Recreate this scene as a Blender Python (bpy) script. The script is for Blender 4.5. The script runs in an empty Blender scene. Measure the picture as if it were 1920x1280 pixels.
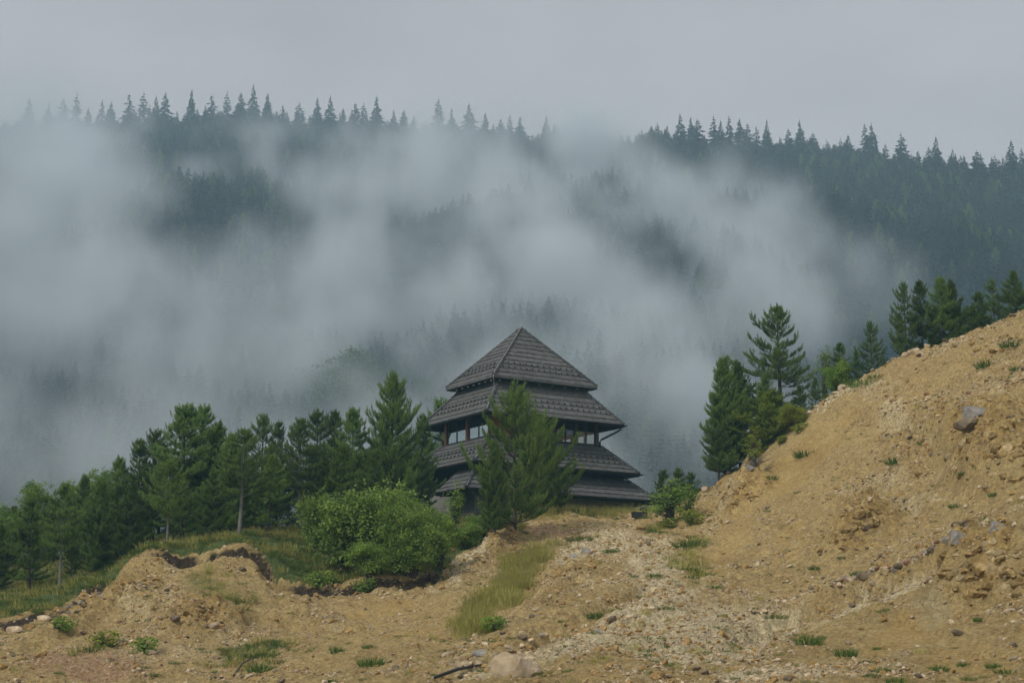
import bpy, math, random
import numpy as np
from mathutils import Vector, Matrix, Euler

random.seed(7)
rng = np.random.default_rng(11)
scene = bpy.context.scene
COL = scene.collection
R = math.radians

# ------------------------------------------------------------------ camera
FPX, PITCH, CAMZ = 2933.0, R(11.8), 1.7          # focal length in pixels of a 1920 wide frame
cam_data = bpy.data.cameras.new('camera')
cam_data.sensor_width = 36.0
cam_data.lens = FPX / 1920.0 * 36.0
cam_data.clip_start = 0.2
cam_data.clip_end = 6000.0
cam = bpy.data.objects.new('camera', cam_data)
cam.location = (0, 0, CAMZ)
cam.rotation_euler = (R(90) + PITCH, 0, 0)
COL.objects.link(cam)
scene.camera = cam

# ------------------------------------------------------------------ world, overcast
SUN_EL, SUN_AZ = R(44), R(222)                   # azimuth clockwise from +Y: behind the camera, a little to its left
world = bpy.data.worlds.new('World')
scene.world = world
world.use_nodes = True
wn, wl = world.node_tree.nodes, world.node_tree.links
wn.clear()
wo = wn.new('ShaderNodeOutputWorld')
bg = wn.new('ShaderNodeBackground')
sky = wn.new('ShaderNodeTexSky')
sky.sky_type = 'NISHITA'
sky.sun_disc = False
sky.sun_elevation = SUN_EL
sky.sun_rotation = SUN_AZ
sky.air_density = 1.0
sky.dust_density = 4.0
sky.ozone_density = 1.0
hs = wn.new('ShaderNodeHueSaturation'); hs.inputs['Saturation'].default_value = 0.16
wl.new(sky.outputs[0], hs.inputs['Color'])
tcw = wn.new('ShaderNodeTexCoord')
mpw = wn.new('ShaderNodeMapping'); mpw.inputs['Scale'].default_value = (1.0, 1.0, 2.4)
wl.new(tcw.outputs['Generated'], mpw.inputs['Vector'])
nzw = wn.new('ShaderNodeTexNoise'); nzw.inputs['Scale'].default_value = 2.6; nzw.inputs['Detail'].default_value = 5.0
nzw.inputs['Roughness'].default_value = 0.5
wl.new(mpw.outputs[0], nzw.inputs['Vector'])
mrw = wn.new('ShaderNodeMapRange')
mrw.inputs['From Min'].default_value = 0.3; mrw.inputs['From Max'].default_value = 0.7
mrw.inputs['To Min'].default_value = 0.80; mrw.inputs['To Max'].default_value = 1.12
wl.new(nzw.outputs[0], mrw.inputs[0])
# an even cloud deck over the clear sky: most of the light is the grey of the deck
mixw = wn.new('ShaderNodeMix'); mixw.data_type = 'RGBA'
mixw.inputs['Factor'].default_value = 0.72
mixw.inputs[7].default_value = (4.62, 4.26, 4.32, 1)
wl.new(hs.outputs[0], mixw.inputs[6])
mulw = wn.new('ShaderNodeVectorMath'); mulw.operation = 'SCALE'
wl.new(mixw.outputs[2], mulw.inputs[0]); wl.new(mrw.outputs[0], mulw.inputs['Scale'])
wl.new(mulw.outputs[0], bg.inputs['Color'])
bg.inputs['Strength'].default_value = 0.112
wl.new(bg.outputs[0], wo.inputs[0])

sun_data = bpy.data.lights.new('sun', 'SUN')
sun_data.energy = 1.5
sun_data.angle = R(10)
sun_data.color = (1.0, 0.93, 0.80)
sun = bpy.data.objects.new('sun', sun_data)
sd = Vector((math.sin(SUN_AZ) * math.cos(SUN_EL), math.cos(SUN_AZ) * math.cos(SUN_EL), math.sin(SUN_EL)))
sun.rotation_euler = sd.to_track_quat('Z', 'Y').to_euler()
sun.location = (0, 0, 400)
COL.objects.link(sun)

scene.view_settings.view_transform = 'Standard'
scene.view_settings.look = 'None'
scene.view_settings.exposure = 0.30
scene.view_settings.gamma = 1.0
scene.view_settings.use_curve_mapping = False
scene.render.engine = 'CYCLES'
cy = scene.cycles
cy.use_denoising = True
cy.max_bounces = 6
cy.diffuse_bounces = 2
cy.glossy_bounces = 2
cy.transmission_bounces = 4
cy.transparent_max_bounces = 12
cy.volume_bounces = 3
cy.volume_step_rate = 2.0
cy.volume_max_steps = 96
cy.use_adaptive_sampling = True
cy.adaptive_threshold = 0.02

# ------------------------------------------------------------------ helpers
CP, SP = math.cos(PITCH), math.sin(PITCH)

def at(u, v, Y):
    """Point at ground distance Y that a surveyor at the camera sees in direction (u, v)."""
    a, b = (u - 960) / FPX, (640 - v) / FPX
    s = Y / (CP - SP * b)
    return Vector((a * s, Y, CAMZ + s * (SP + CP * b)))

def proj(x, y, z):
    z = z - CAMZ
    fw = y * CP + z * SP
    up = -y * SP + z * CP
    return 960 + FPX * x / fw, 640 - FPX * up / fw

def tag(o, label=None, cat=None, group=None, kind=None):
    if label: o['label'] = label
    if cat: o['category'] = cat
    if group: o['group'] = group
    if kind: o['kind'] = kind
    return o

def empty(name, loc, rz=0.0):
    o = bpy.data.objects.new(name, None)
    o.empty_display_size = 0.3
    o.location = loc
    o.rotation_euler = (0, 0, rz)
    COL.objects.link(o)
    return o

def link_mesh(name, me, parent=None):
    o = bpy.data.objects.new(name, me)
    COL.objects.link(o)
    if parent: o.parent = parent
    return o

def np_mesh(name, V, F, mat, smooth=False):
    """mesh from an array of vertices and an array of triangles or quads"""
    me = bpy.data.meshes.new(name)
    V = np.asarray(V, dtype=np.float32); F = np.asarray(F, dtype=np.int32)
    n, k = F.shape
    me.vertices.add(len(V)); me.vertices.foreach_set('co', V.ravel())
    me.loops.add(n * k); me.loops.foreach_set('vertex_index', F.ravel())
    me.polygons.add(n)
    me.polygons.foreach_set('loop_start', np.arange(0, n * k, k, dtype=np.int32))
    me.polygons.foreach_set('loop_total', np.full(n, k, dtype=np.int32))
    me.update(calc_edges=True)
    me.validate()
    if smooth: me.polygons.foreach_set('use_smooth', np.ones(len(me.polygons), dtype=bool))
    if mat: me.materials.append(mat)
    return me

class MB:
    """collects boxes, bars and tubes into one mesh"""
    def __init__(s): s.v, s.f = [], []
    def add(s, V, F):
        b = len(s.v); s.v += [tuple(p) for p in V]; s.f += [tuple(b + i for i in f) for f in F]
    def box(s, x0, x1, y0, y1, z0, z1):
        s.add([(x0,y0,z0),(x1,y0,z0),(x1,y1,z0),(x0,y1,z0),(x0,y0,z1),(x1,y0,z1),(x1,y1,z1),(x0,y1,z1)],
              [(0,3,2,1),(4,5,6,7),(0,1,5,4),(1,2,6,5),(2,3,7,6),(3,0,4,7)])
    def tube(s, pts, rad, n=6, cap=True):
        pts = [Vector(p) for p in pts]
        if not hasattr(rad, '__len__'): rad = [rad] * len(pts)
        rings = []
        for i, p in enumerate(pts):
            d = (pts[min(i+1, len(pts)-1)] - pts[max(i-1, 0)]).normalized()
            a = d.orthogonal().normalized() if abs(d.z) > .9 else d.cross(Vector((0,0,1))).normalized()
            b = d.cross(a)
            rings.append([p + (a*math.cos(2*math.pi*k/n) + b*math.sin(2*math.pi*k/n))*rad[i] for k in range(n)])
        V = [q for r in rings for q in r]
        F = [(i*n+k, i*n+(k+1)%n, (i+1)*n+(k+1)%n, (i+1)*n+k) for i in range(len(pts)-1) for k in range(n)]
        if cap: F += [tuple(range(n))[::-1], tuple((len(pts)-1)*n+k for k in range(n))]
        s.add(V, F)
    def build(s, name, mat, parent=None, smooth=False):
        me = bpy.data.meshes.new(name)
        me.from_pydata(s.v, [], s.f); me.materials.append(mat); me.update()
        if smooth: me.polygons.foreach_set('use_smooth', [True]*len(me.polygons))
        return link_mesh(name, me, parent)

# value-gradient noise on arrays
def _hash(ix, iy, seed):
    h = (ix.astype(np.int64) * 374761393 + iy.astype(np.int64) * 668265263 + seed * 1442695041) & 0xffffffff
    h = ((h ^ (h >> 13)) * 1274126177) & 0xffffffff
    return (h ^ (h >> 16)) & 0xffff
def perlin(x, y, seed=0):
    x0, y0 = np.floor(x), np.floor(y)
    fx, fy = x - x0, y - y0
    ux, uy = fx*fx*fx*(fx*(fx*6-15)+10), fy*fy*fy*(fy*(fy*6-15)+10)
    def g(dx, dy):
        a = _hash(x0+dx, y0+dy, seed) / 65536.0 * 2*np.pi
        return np.cos(a)*(fx-dx) + np.sin(a)*(fy-dy)
    a = g(0,0)*(1-ux) + g(1,0)*ux
    b = g(0,1)*(1-ux) + g(1,1)*ux
    return (a*(1-uy) + b*uy) * 1.5
def fbm(x, y, octv=4, seed=0, gain=.5):
    r = 0; a = 1.0; s = 0
    for o in range(octv):
        r = r + a*perlin(x*2**o + o*17.3, y*2**o - o*9.1, seed+o); s += a; a *= gain
    return r / s
def smooth01(t):
    t = np.clip(t, 0, 1); return t*t*(3-2*t)

def worley(x, y, seed=0):
    """distance to the nearest and second nearest of scattered points"""
    ix, iy = np.floor(x), np.floor(y); f1 = np.full(x.shape, 9.); f2 = np.full(x.shape, 9.)
    for dx in (-1,0,1):
        for dy in (-1,0,1):
            cx, cy2 = ix+dx, iy+dy
            px = cx+_hash(cx, cy2, seed)/65536.; py = cy2+_hash(cx, cy2, seed+99)/65536.
            d = np.hypot(px-x, py-y)
            f2 = np.minimum(f2, np.maximum(f1, d)); f1 = np.minimum(f1, d)
    return f1, f2

# ------------------------------------------------------------------ materials
def new_mat(name):
    m = bpy.data.materials.new(name); m.use_nodes = True
    n = m.node_tree.nodes; l = m.node_tree.links
    b = n['Principled BSDF']
    return m, n, l, b

def noisy(name, c1, c2, scale=3.0, rough=.8, spec=.3, detail=6, bump=0.0, bscale=20, metal=0.0, c3=None, rand=0.0, stretch=(1,1,1)):
    m, n, l, b = new_mat(name)
    tc = n.new('ShaderNodeTexCoord'); mp = n.new('ShaderNodeMapping'); mp.inputs['Scale'].default_value = stretch
    l.new(tc.outputs['Object'], mp.inputs['Vector'])
    nz = n.new('ShaderNodeTexNoise'); nz.inputs['Scale'].default_value = scale; nz.inputs['Detail'].default_value = detail
    nz.inputs['Roughness'].default_value = .65
    l.new(mp.outputs[0], nz.inputs['Vector'])
    cr = n.new('ShaderNodeValToRGB')
    cr.color_ramp.elements[0].position = .3; cr.color_ramp.elements[0].color = (*c1, 1)
    cr.color_ramp.elements[1].position = .7; cr.color_ramp.elements[1].color = (*c2, 1)
    if c3:
        e = cr.color_ramp.elements.new(.5); e.color = (*c3, 1)
    l.new(nz.outputs[0], cr.inputs[0])
    out = cr.outputs[0]
    if rand:
        oi = n.new('ShaderNodeObjectInfo')
        mr = n.new('ShaderNodeMapRange'); mr.inputs['To Min'].default_value = 1-rand; mr.inputs['To Max'].default_value = 1+rand
        l.new(oi.outputs['Random'], mr.inputs[0])
        vm = n.new('ShaderNodeVectorMath'); vm.operation = 'SCALE'
        l.new(out, vm.inputs[0]); l.new(mr.outputs[0], vm.inputs['Scale']); out = vm.outputs[0]
    l.new(out, b.inputs['Base Color'])
    b.inputs['Roughness'].default_value = rough
    b.inputs['Specular IOR Level'].default_value = spec
    b.inputs['Metallic'].default_value = metal
    if bump:
        nb = n.new('ShaderNodeTexNoise'); nb.inputs['Scale'].default_value = bscale; nb.inputs['Detail'].default_value = 5
        l.new(mp.outputs[0], nb.inputs['Vector'])
        bp = n.new('ShaderNodeBump'); bp.inputs['Strength'].default_value = bump; bp.inputs['Distance'].default_value = .03
        l.new(nb.outputs[0], bp.inputs['Height']); l.new(bp.outputs[0], b.inputs['Normal'])
    return m

def leafy(name, dark, light, scale=1.2, trans=.35, rand=.25, young=None):
    """foliage: colour varies by clump and by plant, a part of the light comes through"""
    m, n, l, b = new_mat(name)
    tc = n.new('ShaderNodeTexCoord')
    nz = n.new('ShaderNodeTexNoise'); nz.inputs['Scale'].default_value = scale; nz.inputs['Detail'].default_value = 4
    nz.inputs['Roughness'].default_value = .7
    l.new(tc.outputs['Object'], nz.inputs['Vector'])
    cr = n.new('ShaderNodeValToRGB')
    cr.color_ramp.elements[0].position = .35; cr.color_ramp.elements[0].color = (*dark, 1)
    cr.color_ramp.elements[1].position = .68; cr.color_ramp.elements[1].color = (*light, 1)
    if young:
        e = cr.color_ramp.elements.new(.80); e.color = (*young, 1)
    at_ = n.new('ShaderNodeAttribute'); at_.attribute_name = 'growth'      # new shoots are paler than old needles
    ma = n.new('ShaderNodeMath'); ma.operation = 'MULTIPLY_ADD'; ma.inputs[1].default_value = .42
    sb = n.new('ShaderNodeMath'); sb.operation = 'SUBTRACT'; sb.inputs[1].default_value = .06
    l.new(at_.outputs['Fac'], ma.inputs[0]); l.new(nz.outputs[0], sb.inputs[0]); l.new(sb.outputs[0], ma.inputs[2])
    l.new(ma.outputs[0], cr.inputs[0])
    oi = n.new('ShaderNodeObjectInfo')
    mr = n.new('ShaderNodeMapRange'); mr.inputs['To Min'].default_value = 1-rand; mr.inputs['To Max'].default_value = 1+rand
    l.new(oi.outputs['Random'], mr.inputs[0])
    vm = n.new('ShaderNodeVectorMath'); vm.operation = 'SCALE'
    l.new(cr.outputs[0], vm.inputs[0]); l.new(mr.outputs[0], vm.inputs['Scale'])
    l.new(vm.outputs[0], b.inputs['Base Color'])
    b.inputs['Roughness'].default_value = .65
    b.inputs['Specular IOR Level'].default_value = .25
    tr = n.new('ShaderNodeBsdfTranslucent'); l.new(vm.outputs[0], tr.inputs[0])
    mx = n.new('ShaderNodeMixShader'); mx.inputs[0].default_value = trans
    l.new(b.outputs[0], mx.inputs[1]); l.new(tr.outputs[0], mx.inputs[2])
    l.new(mx.outputs[0], n['Material Output'].inputs[0])
    return m

M = {}
M['bark'] = noisy('bark', (.05,.042,.035), (.13,.11,.09), 6, .9, .2, bump=.6, stretch=(1,1,.3))
M['bark_grey'] = noisy('bark_grey', (.10,.095,.085), (.24,.23,.21), 6, .9, .2, stretch=(1,1,.3))
M['pine'] = leafy('pine_needles', (.030,.076,.030), (.165,.255,.062), 1.3, .34, .35)
M['pine_light'] = leafy('pine_needles_light', (.055,.120,.032), (.200,.300,.065), 1.3, .38, .2)
M['pine_yellow'] = leafy('pine_needles_yellow', (.09,.16,.030), (.30,.38,.060), 1.3, .4, .15)
M['spruce'] = leafy('spruce_needles', (.016,.040,.026), (.040,.075,.040), .8, .2, .3)
M['leaf'] = leafy('bush_leaves', (.095,.185,.040), (.310,.440,.090), 1.1, .42, .18, young=(.25,.36,.09))
M['leaf_lime'] = leafy('lime_leaves', (.110,.215,.038), (.310,.450,.085), 1.1, .45, .15)
M['leaf_yellow'] = leafy('yellow_leaves', (.14,.20,.030), (.36,.40,.065), 1.5, .4, .1)
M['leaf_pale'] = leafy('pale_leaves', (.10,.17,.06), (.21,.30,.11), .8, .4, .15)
M['grass'] = leafy('grass_blades', (.10,.16,.03), (.23,.27,.065), .25, .35, .2)
M['grass_dry'] = leafy('dry_grass_blades', (.34,.33,.085), (.60,.52,.20), .25, .35, .2)
M['tuft'] = leafy('tuft_blades', (.06,.13,.02), (.14,.22,.035), 3, .35, .15)
M['rock'] = noisy('rock', (.30,.225,.14), (.66,.55,.40), 2.2, .9, .2, bump=.5, bscale=9, c3=(.46,.365,.24), rand=.35)
M['rock_grey'] = noisy('grey_rock', (.15,.14,.125), (.36,.34,.31), 2.2, .9, .2, bump=.5, bscale=9, rand=.15)
M['rock_ochre'] = noisy('ochre_rock', (.22,.14,.05), (.50,.36,.16), 2.2, .9, .2, bump=.6, bscale=8, c3=(.33,.21,.08), rand=.15)
M['rock_red'] = noisy('red_rock', (.17,.08,.05), (.36,.21,.15), 2.2, .9, .2, bump=.5, bscale=9, rand=.2)
M['rock_dark'] = noisy('dark_rock', (.10,.075,.05), (.24,.19,.13), 2.2, .9, .2, bump=.5, bscale=9, rand=.15)

# ------------------------------------------------------------------ terrain heights
CTRL = [
 # foot of the slope, nearest ground
 (-200,1280,58),(0,1280,60),(300,1280,59),(600,1275,56),(860,1280,46),(1000,1280,42),(1300,1280,42),(1600,1280,41),(1920,1280,39),(2100,1280,38),
 # left cut bank: face, then lip
 (-150,1210,66),(0,1225,66),(200,1230,63),(400,1235,62),(600,1225,61),(720,1230,57),
 (0,1190,70),(130,1160,70),(250,1130,71),(350,1110,70.5),(450,1110,70.5),(550,1160,69),(650,1150,69.5),(750,1150,69.5),
 (300,1180,67),(450,1180,67),(600,1190,65.5),(740,1190,65),
 (-150,1180,73),(0,1165,72.5),(100,1145,73.5),(190,1107,74.5),(235,1062,75),(275,1030,75.5),(340,1046,75.5),(440,1018,76.5),(490,1035,76.5),(520,1088,74.5),(600,1100,73.8),(700,1087,74.2),(830,1070,76),(905,1020,84),(960,988,91),
 # grassy ground behind the lip
 (-150,1120,84),(0,1128,80),(60,1110,83),(0,1092,92),(150,1095,84),(250,1050,90),(350,1028,84),(380,1010,90),(470,1000,83),(540,1000,90),(600,1060,79.5),(560,1040,82),(650,1020,88),(780,1020,90),
 (0,1070,105),(300,1010,104),(600,990,104),(800,985,102),
 # gully with the grass, below the building
 (850,1120,70),(880,1180,62),(900,1215,56),(950,1090,72),(1000,1045,79),(1035,1005,85),(960,1150,62),(780,1240,54),
 # shoulder of the track
 (850,1245,49),(1000,1180,53),(1100,1140,57.5),(1200,1095,63),(1165,1045,72),(1090,1010,82),(1040,985,89),
 (1050,1230,48),(1200,1180,52.5),(1300,1130,59),(1230,1040,75),(1200,1000,86),(1120,980,92),(1250,985,91),
 # crest of the track, yard of the building
 (1000,962,97),(1100,960,99),(1220,960,100),(1010,962,106),(1130,962,110),(1230,962,108),(893,975,104),(1000,975,118),(1150,975,120),
 # foot of the right hill
 (1290,950,97),(1275,1010,85),(1290,1060,74),(1350,1130,61),(1450,1195,53),(1600,1235,47),
 # right hill skyline
 (1310,930,98),(1350,903,97),(1400,868,96.5),(1450,828,96),(1500,783,95.5),(1550,745,94),(1600,716,93),(1650,690,92),(1700,668,91),(1800,626,89),(1920,585,87),(2100,530,84),
 # right hill face
 (1400,950,87),(1400,1050,74),(1500,900,85),(1500,1000,74),(1500,1100,63),(1600,820,85),(1600,950,73),(1620,1050,63.5),(1750,760,81),(1750,900,70),(1750,1010,61.5),(1900,690,77),(1900,850,65),(1900,950,58),(2100,800,65),
 # low mound in front of it
 (2100,960,50),(1920,985,53.5),(1850,1003,54),(1775,1030,54.5),(1700,1062,56),(1600,1095,58),(1500,1130,60),(1400,1165,60),
 (1850,1135,50.5),(1900,1130,49),(1700,1160,51),(1600,1170,52),(1800,1215,46.5),(1650,1230,46),(1880,1250,42.5),
]
pts = []
for u, v, Y in CTRL:
    p = at(u, v, Y); pts.append((p.x, p.y, p.z))
# the ground falls away behind the crests
for u, v, Y in [(1310,930,98),(1350,903,97),(1400,868,96.5),(1500,783,95.5),(1600,716,93),(1700,668,91),(1800,626,89),(1920,585,87),(2100,530,84)]:
    p = at(u, v, Y)
    pts.append((p.x-.5, p.y+7, p.z-1.2)); pts.append((p.x-2, p.y+24, p.z-9.0))
for x, y, z in [(-60,30,.8),(-30,25,.6),(0,22,.6),(30,25,.8),(60,30,3),(-60,60,1.2),(-45,110,3.5),(-25,122,6),(0,128,10),(10,128,10.2),(-60,90,5),(60,60,16),(60,90,28),(0,5,0),(-20,5,0),(20,5,0)]:
    pts.append((x, y, z))
pts = np.array(pts)
def _phi(r): return np.sqrt(r*r + .6)
D = np.hypot(pts[:,0][:,None]-pts[:,0], (pts[:,1][:,None]-pts[:,1]))
A = np.zeros((len(pts)+3,)*2); n_ = len(pts)
A[:n_,:n_] = -_phi(D) + np.eye(n_)*0.05 * -1
A[:n_,n_] = 1; A[:n_,n_+1] = pts[:,0]; A[:n_,n_+2] = pts[:,1]; A[n_:,:n_] = A[:n_,n_:].T
W = np.linalg.solve(A, np.r_[pts[:,2], 0, 0, 0])

def rbf(x, y):
    x = np.atleast_1d(np.asarray(x, float)); y = np.atleast_1d(np.asarray(y, float))
    sh = x.shape; x = x.ravel(); y = y.ravel(); out = np.empty(len(x))
    for i in range(0, len(x), 20000):
        xx, yy = x[i:i+20000], y[i:i+20000]
        d = np.hypot(xx[:,None]-pts[:,0], yy[:,None]-pts[:,1])
        out[i:i+20000] = -_phi(d) @ W[:n_] + W[n_] + W[n_+1]*xx + W[n_+2]*yy
    return out.reshape(sh)

# ---- painted-on-the-land zones: where grass, rubble, humus ... lie.  Each is a soft ellipse (u, v, ru, rv, turn) of the survey
def zone(u, v, L):
    m = np.zeros_like(u)
    for e in L:
        cu, cv, ru, rv, ang = e[:5]; k = e[5] if len(e) > 5 else 1.0
        c, s = math.cos(R(ang)), math.sin(R(ang))
        du, dv = u-cu, v-cv
        a = (du*c + dv*s)/ru; b = (-du*s + dv*c)/rv
        m = np.maximum(m, k*np.clip(1.6*(1-np.sqrt(a*a+b*b)), 0, 1))
    return m
def poly_near(u, v, P, w):
    """closeness to a polyline, 1 on it, 0 at w pixels"""
    best = np.full(u.shape, 1e9)
    for (x0,y0),(x1,y1) in zip(P[:-1], P[1:]):
        dx, dy = x1-x0, y1-y0
        t = np.clip(((u-x0)*dx+(v-y0)*dy)/(dx*dx+dy*dy), 0, 1)
        best = np.minimum(best, np.hypot(u-x0-t*dx, v-y0-t*dy))
    return np.clip(1-best/w, 0, 1)
LIP = [(-60,1176),(0,1165),(100,1145),(190,1107),(215,1085)]
LIP2 = [(288,1036),(340,1048),(400,1030),(440,1018),(485,1030),(505,1060),(520,1088),(560,1092),(600,1100),(660,1092),(700,1088),(770,1085),(830,1072)]
Z_GRASS = [(60,1112,220,30,-8),(430,995,150,28,-5),(560,1045,75,50,35),(610,1078,70,20,0),(700,1040,170,42,-8),(860,1005,60,40,-40),(1010,950,40,10,0),(1110,952,130,9,0,.9),(1245,985,45,14,-25,.8),(1295,1020,30,18,-40,.6),
           (400,1100,120,45,20,.45),(470,1215,110,25,0,.6),(150,1225,100,25,0,.25),(1290,1065,70,50,30,.35),(620,1210,60,20,0,.35)]
Z_DRY = [(1000,1050,62,26,-42,1.),(950,1100,95,44,-48,1.),(890,1160,75,30,-45,.8),(1000,960,60,14,0,.9),(930,1010,30,18,-40,.4)]
Z_PALE = [(1130,1015,130,40,0,.8),(1230,1060,80,70,0,.9),(1150,1170,260,36,-22,1.),(1000,1225,230,40,-12,1.),(1300,1180,240,80,0,.9),(1450,1260,200,30,0,.8),(880,1050,110,22,-38,.9),(1070,1035,50,20,-30,.9),
          (1640,1098,170,13,-22,1.),(1450,1150,110,15,-16,.9),(1790,1010,60,14,-15,.7),(1700,940,120,18,-3,.5),(1880,990,90,14,-5,.8),(1680,770,70,50,40,.5),(1580,735,100,22,-28,.7),(1850,770,110,18,-10,.7),(480,1160,60,50,0,.3),(300,1225,260,30,0,.4)]
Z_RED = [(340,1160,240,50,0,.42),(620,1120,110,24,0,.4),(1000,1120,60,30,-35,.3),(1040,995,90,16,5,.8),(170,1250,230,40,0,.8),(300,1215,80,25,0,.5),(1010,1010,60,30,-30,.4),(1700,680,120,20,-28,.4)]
Z_SMOOTH = [(1420,920,150,36,-52,1.),(1500,860,150,50,-48,1.),(1560,800,110,30,-40,.9),(1370,1010,120,40,-50,.8),(1480,1010,90,40,-55,.7),(1640,800,100,30,-42,.6),(720,1140,160,30,0,.8),(760,1190,160,30,-8,.7),(1520,1160,110,26,-20,.7),(1700,1180,150,60,-30,.9),(1800,1230,180,40,-10,.8),(960,1000,20,12,0,.3)]
Z_ROCKY = [(1850,1060,105,66,0,1.),(1850,840,120,85,0,1.),(1780,790,60,40,0,.8),(1620,990,110,48,-32,.9),(1430,905,80,30,-45,.25),(1390,935,70,24,-45,.8),(1700,850,70,80,10,.6),(1680,1140,60,30,10,.35),(290,1055,34,34,0,.5),(380,1150,130,50,0,.8),(200,1120,130,36,-25,.7),(560,1140,90,30,0,.35),(940,1020,60,24,-40,.7),(1060,1090,100,30,-25,.5),(1900,650,60,30,0,.4)]
Z_GREY = [(1470,1120,190,10,-16,.6),(1740,1135,60,70,25,.55),(1700,1230,120,40,-20,.4),(1300,1220,200,40,0,.3)]

def w_a(x, y): return x*.85 + y*.53
def w_b(x, y): return y*.85 - x*.53
def height(x, y, detail=True, masks=False):
    x = np.atleast_1d(np.asarray(x, float)); y = np.atleast_1d(np.asarray(y, float))
    z = rbf(x, y)
    u, v = proj(x, np.maximum(y, 5), z)
    if detail:
        u2 = u + 26*fbm(x*.45, y*.45, 5, 91, .65); v2 = v + 16*fbm(x*.45, y*.45, 5, 95, .65)
        sm = zone(u2, v2, Z_SMOOTH); rk = zone(u2, v2, Z_ROCKY); gr = np.maximum(zone(u2, v2, Z_GRASS), zone(u2, v2, Z_DRY))
        amp = np.clip(.80 + 1.6*rk - .55*sm - .5*gr, .15, 2.6)
        fade = smooth01((y-12)/18)
        z = z + fade*(amp*(.42*fbm(x*.22, y*.22, 3, 1)) +
                 amp*(.26*fbm(x*.9, y*.9, 3, 5)) + amp*.27*fbm(x*3.1, y*3.1, 3, 9, .8) + amp*.10*(np.abs(fbm(x*1.9, y*1.9, 3, 19, .7))-.2))
        # rock breaks in ledges: sharp steps and clefts
        c = 1-np.abs(fbm(x*.55+3, y*.55, 3, 31)); st = np.abs(fbm(x*1.6, y*1.6, 3, 37))
        z = z + fade*rk*(.55*(c-.8) - .45*np.maximum(.12-st, 0)*4*.35)
        # knobs of firmer rock stand out of the slope, broken into blocks
        z = z + fade*.42*smooth01((rk-.25)/.5)
        z = z + fade*1.0*smooth01(zone(u2, v2, [(1850,1062,120,72,0,1.),(1865,850,130,95,0,1.),(1600,985,80,36,-35,.6),(1404,925,60,26,-45,.5)])*1.5)
        wx_ = x + .5*fbm(x*.8, y*.8, 3, 141); wy_ = y + .5*fbm(x*.8, y*.8, 3, 147)
        f1, f2 = worley(wx_*.62, wy_*.62, 5); g1, g2 = worley(wx_*1.7, wy_*1.7, 8)
        blk = (.30*rk+.10*np.clip(.8-sm-gr, 0, 1))
        z = z + fade*blk*(np.clip((f2-f1)*3, 0, 1)*1.0 + np.clip((g2-g1)*3, 0, 1)*.45 - .8)
        # gullies and shelves on the big scale
        z = z + fade*.50*(np.abs(fbm(w_a(x, y)*.16, w_b(x, y)*.07, 4, 171))-.25)*np.clip(1-gr, 0, 1)
        # small water rills down the loose faces
        w = x*.85 + y*.53
        z = z - fade*.20*np.maximum(0, 1-np.abs(perlin(w*1.0 + .7*fbm(x*.2, y*.2, 2, 44), (y-x)*.07, 41))*5)*np.clip(sm+.3, 0, 1)
        # turf overhangs a small step of dark humus
        lip = np.maximum(poly_near(u2, v2, LIP, 18)*.5, poly_near(u2, v2, LIP2, 22))
        above = smooth01((v_lip(u2)-v2)/9+.5)
        z = z - fade*lip*(1-above)*.60
        # ledges: a firmer crust breaks off above a steeper loose face
        for L3, dz, wd in LEDGES:
            xs, vs = zip(*L3)
            side = smooth01((v2-np.interp(u2, xs, vs))/7+.5)
            z = z - fade*dz*side*poly_near(u2, v2, L3, wd)
    if masks: return z, u, v
    return z

LEDGES = [([(1400,1168),(1500,1130),(1600,1097),(1700,1062),(1775,1030),(1850,1003),(1960,975)], .85, 60),
          ([(1560,760),(1660,775),(1760,790),(1830,810),(1960,800)], .55, 45), ([(1560,985),(1640,945),(1720,940),(1800,965)], .45, 40),
          ([(840,1248),(920,1215),(1000,1182),(1100,1138),(1200,1095)], .55, 40), ([(60,1200),(200,1150),(320,1125),(450,1130),(560,1165),(700,1170)], .40, 34),
          ([(1350,905),(1450,900),(1560,880),(1660,860)], .20, 40)]

def v_lip(u):
    xs = np.array([-400,-60,0,100,190,215,235,275,288,340,400,440,485,505,520,560,600,660,700,770,830,1000,3000.])
    vs = np.array([1230,1176,1165,1145,1107,1085,1062,1030,1036,1048,1030,1018,1030,1060,1088,1092,1100,1092,1088,1085,1072,900,900.])
    return np.interp(u, xs, vs)

RU = np.array([-1500,-600,0,200,480,820,1000,1300,1500,1640,1800,1920,2600,3600.])
RV = np.array([330,300,262,250,240,255,275,285,300,318,338,345,420,500.])
def far_height(x, y):
    """valley behind the building and the wooded mountain beyond"""
    yy = np.maximum(y, 60)
    u = 960 + FPX*x/(yy*(CP+SP*.3))
    rv = np.interp(u, RU, RV)
    yr = np.interp(u, [-1500, 900, 1920, 3600], [650, 640, 520, 520]) + 14*np.sin(u*.013)
    b = (640-rv)/FPX
    zr = CAMZ + yr/(CP-SP*b)*(SP+CP*b)
    t = (y-215)/(yr-215)
    zz = -14 + (zr+14)*np.clip(t, 0, None)**1.02
    bump = fbm(x*.012, y*.012, 4, 71)*26*np.clip(t*2, 0, 1)*np.clip((1-t)*3, 0, 1)
    zz = np.where(t > 1, zr - (t-1)*(yr-215)*.35 , zz + bump)
    return np.maximum(zz, -40)

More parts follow.
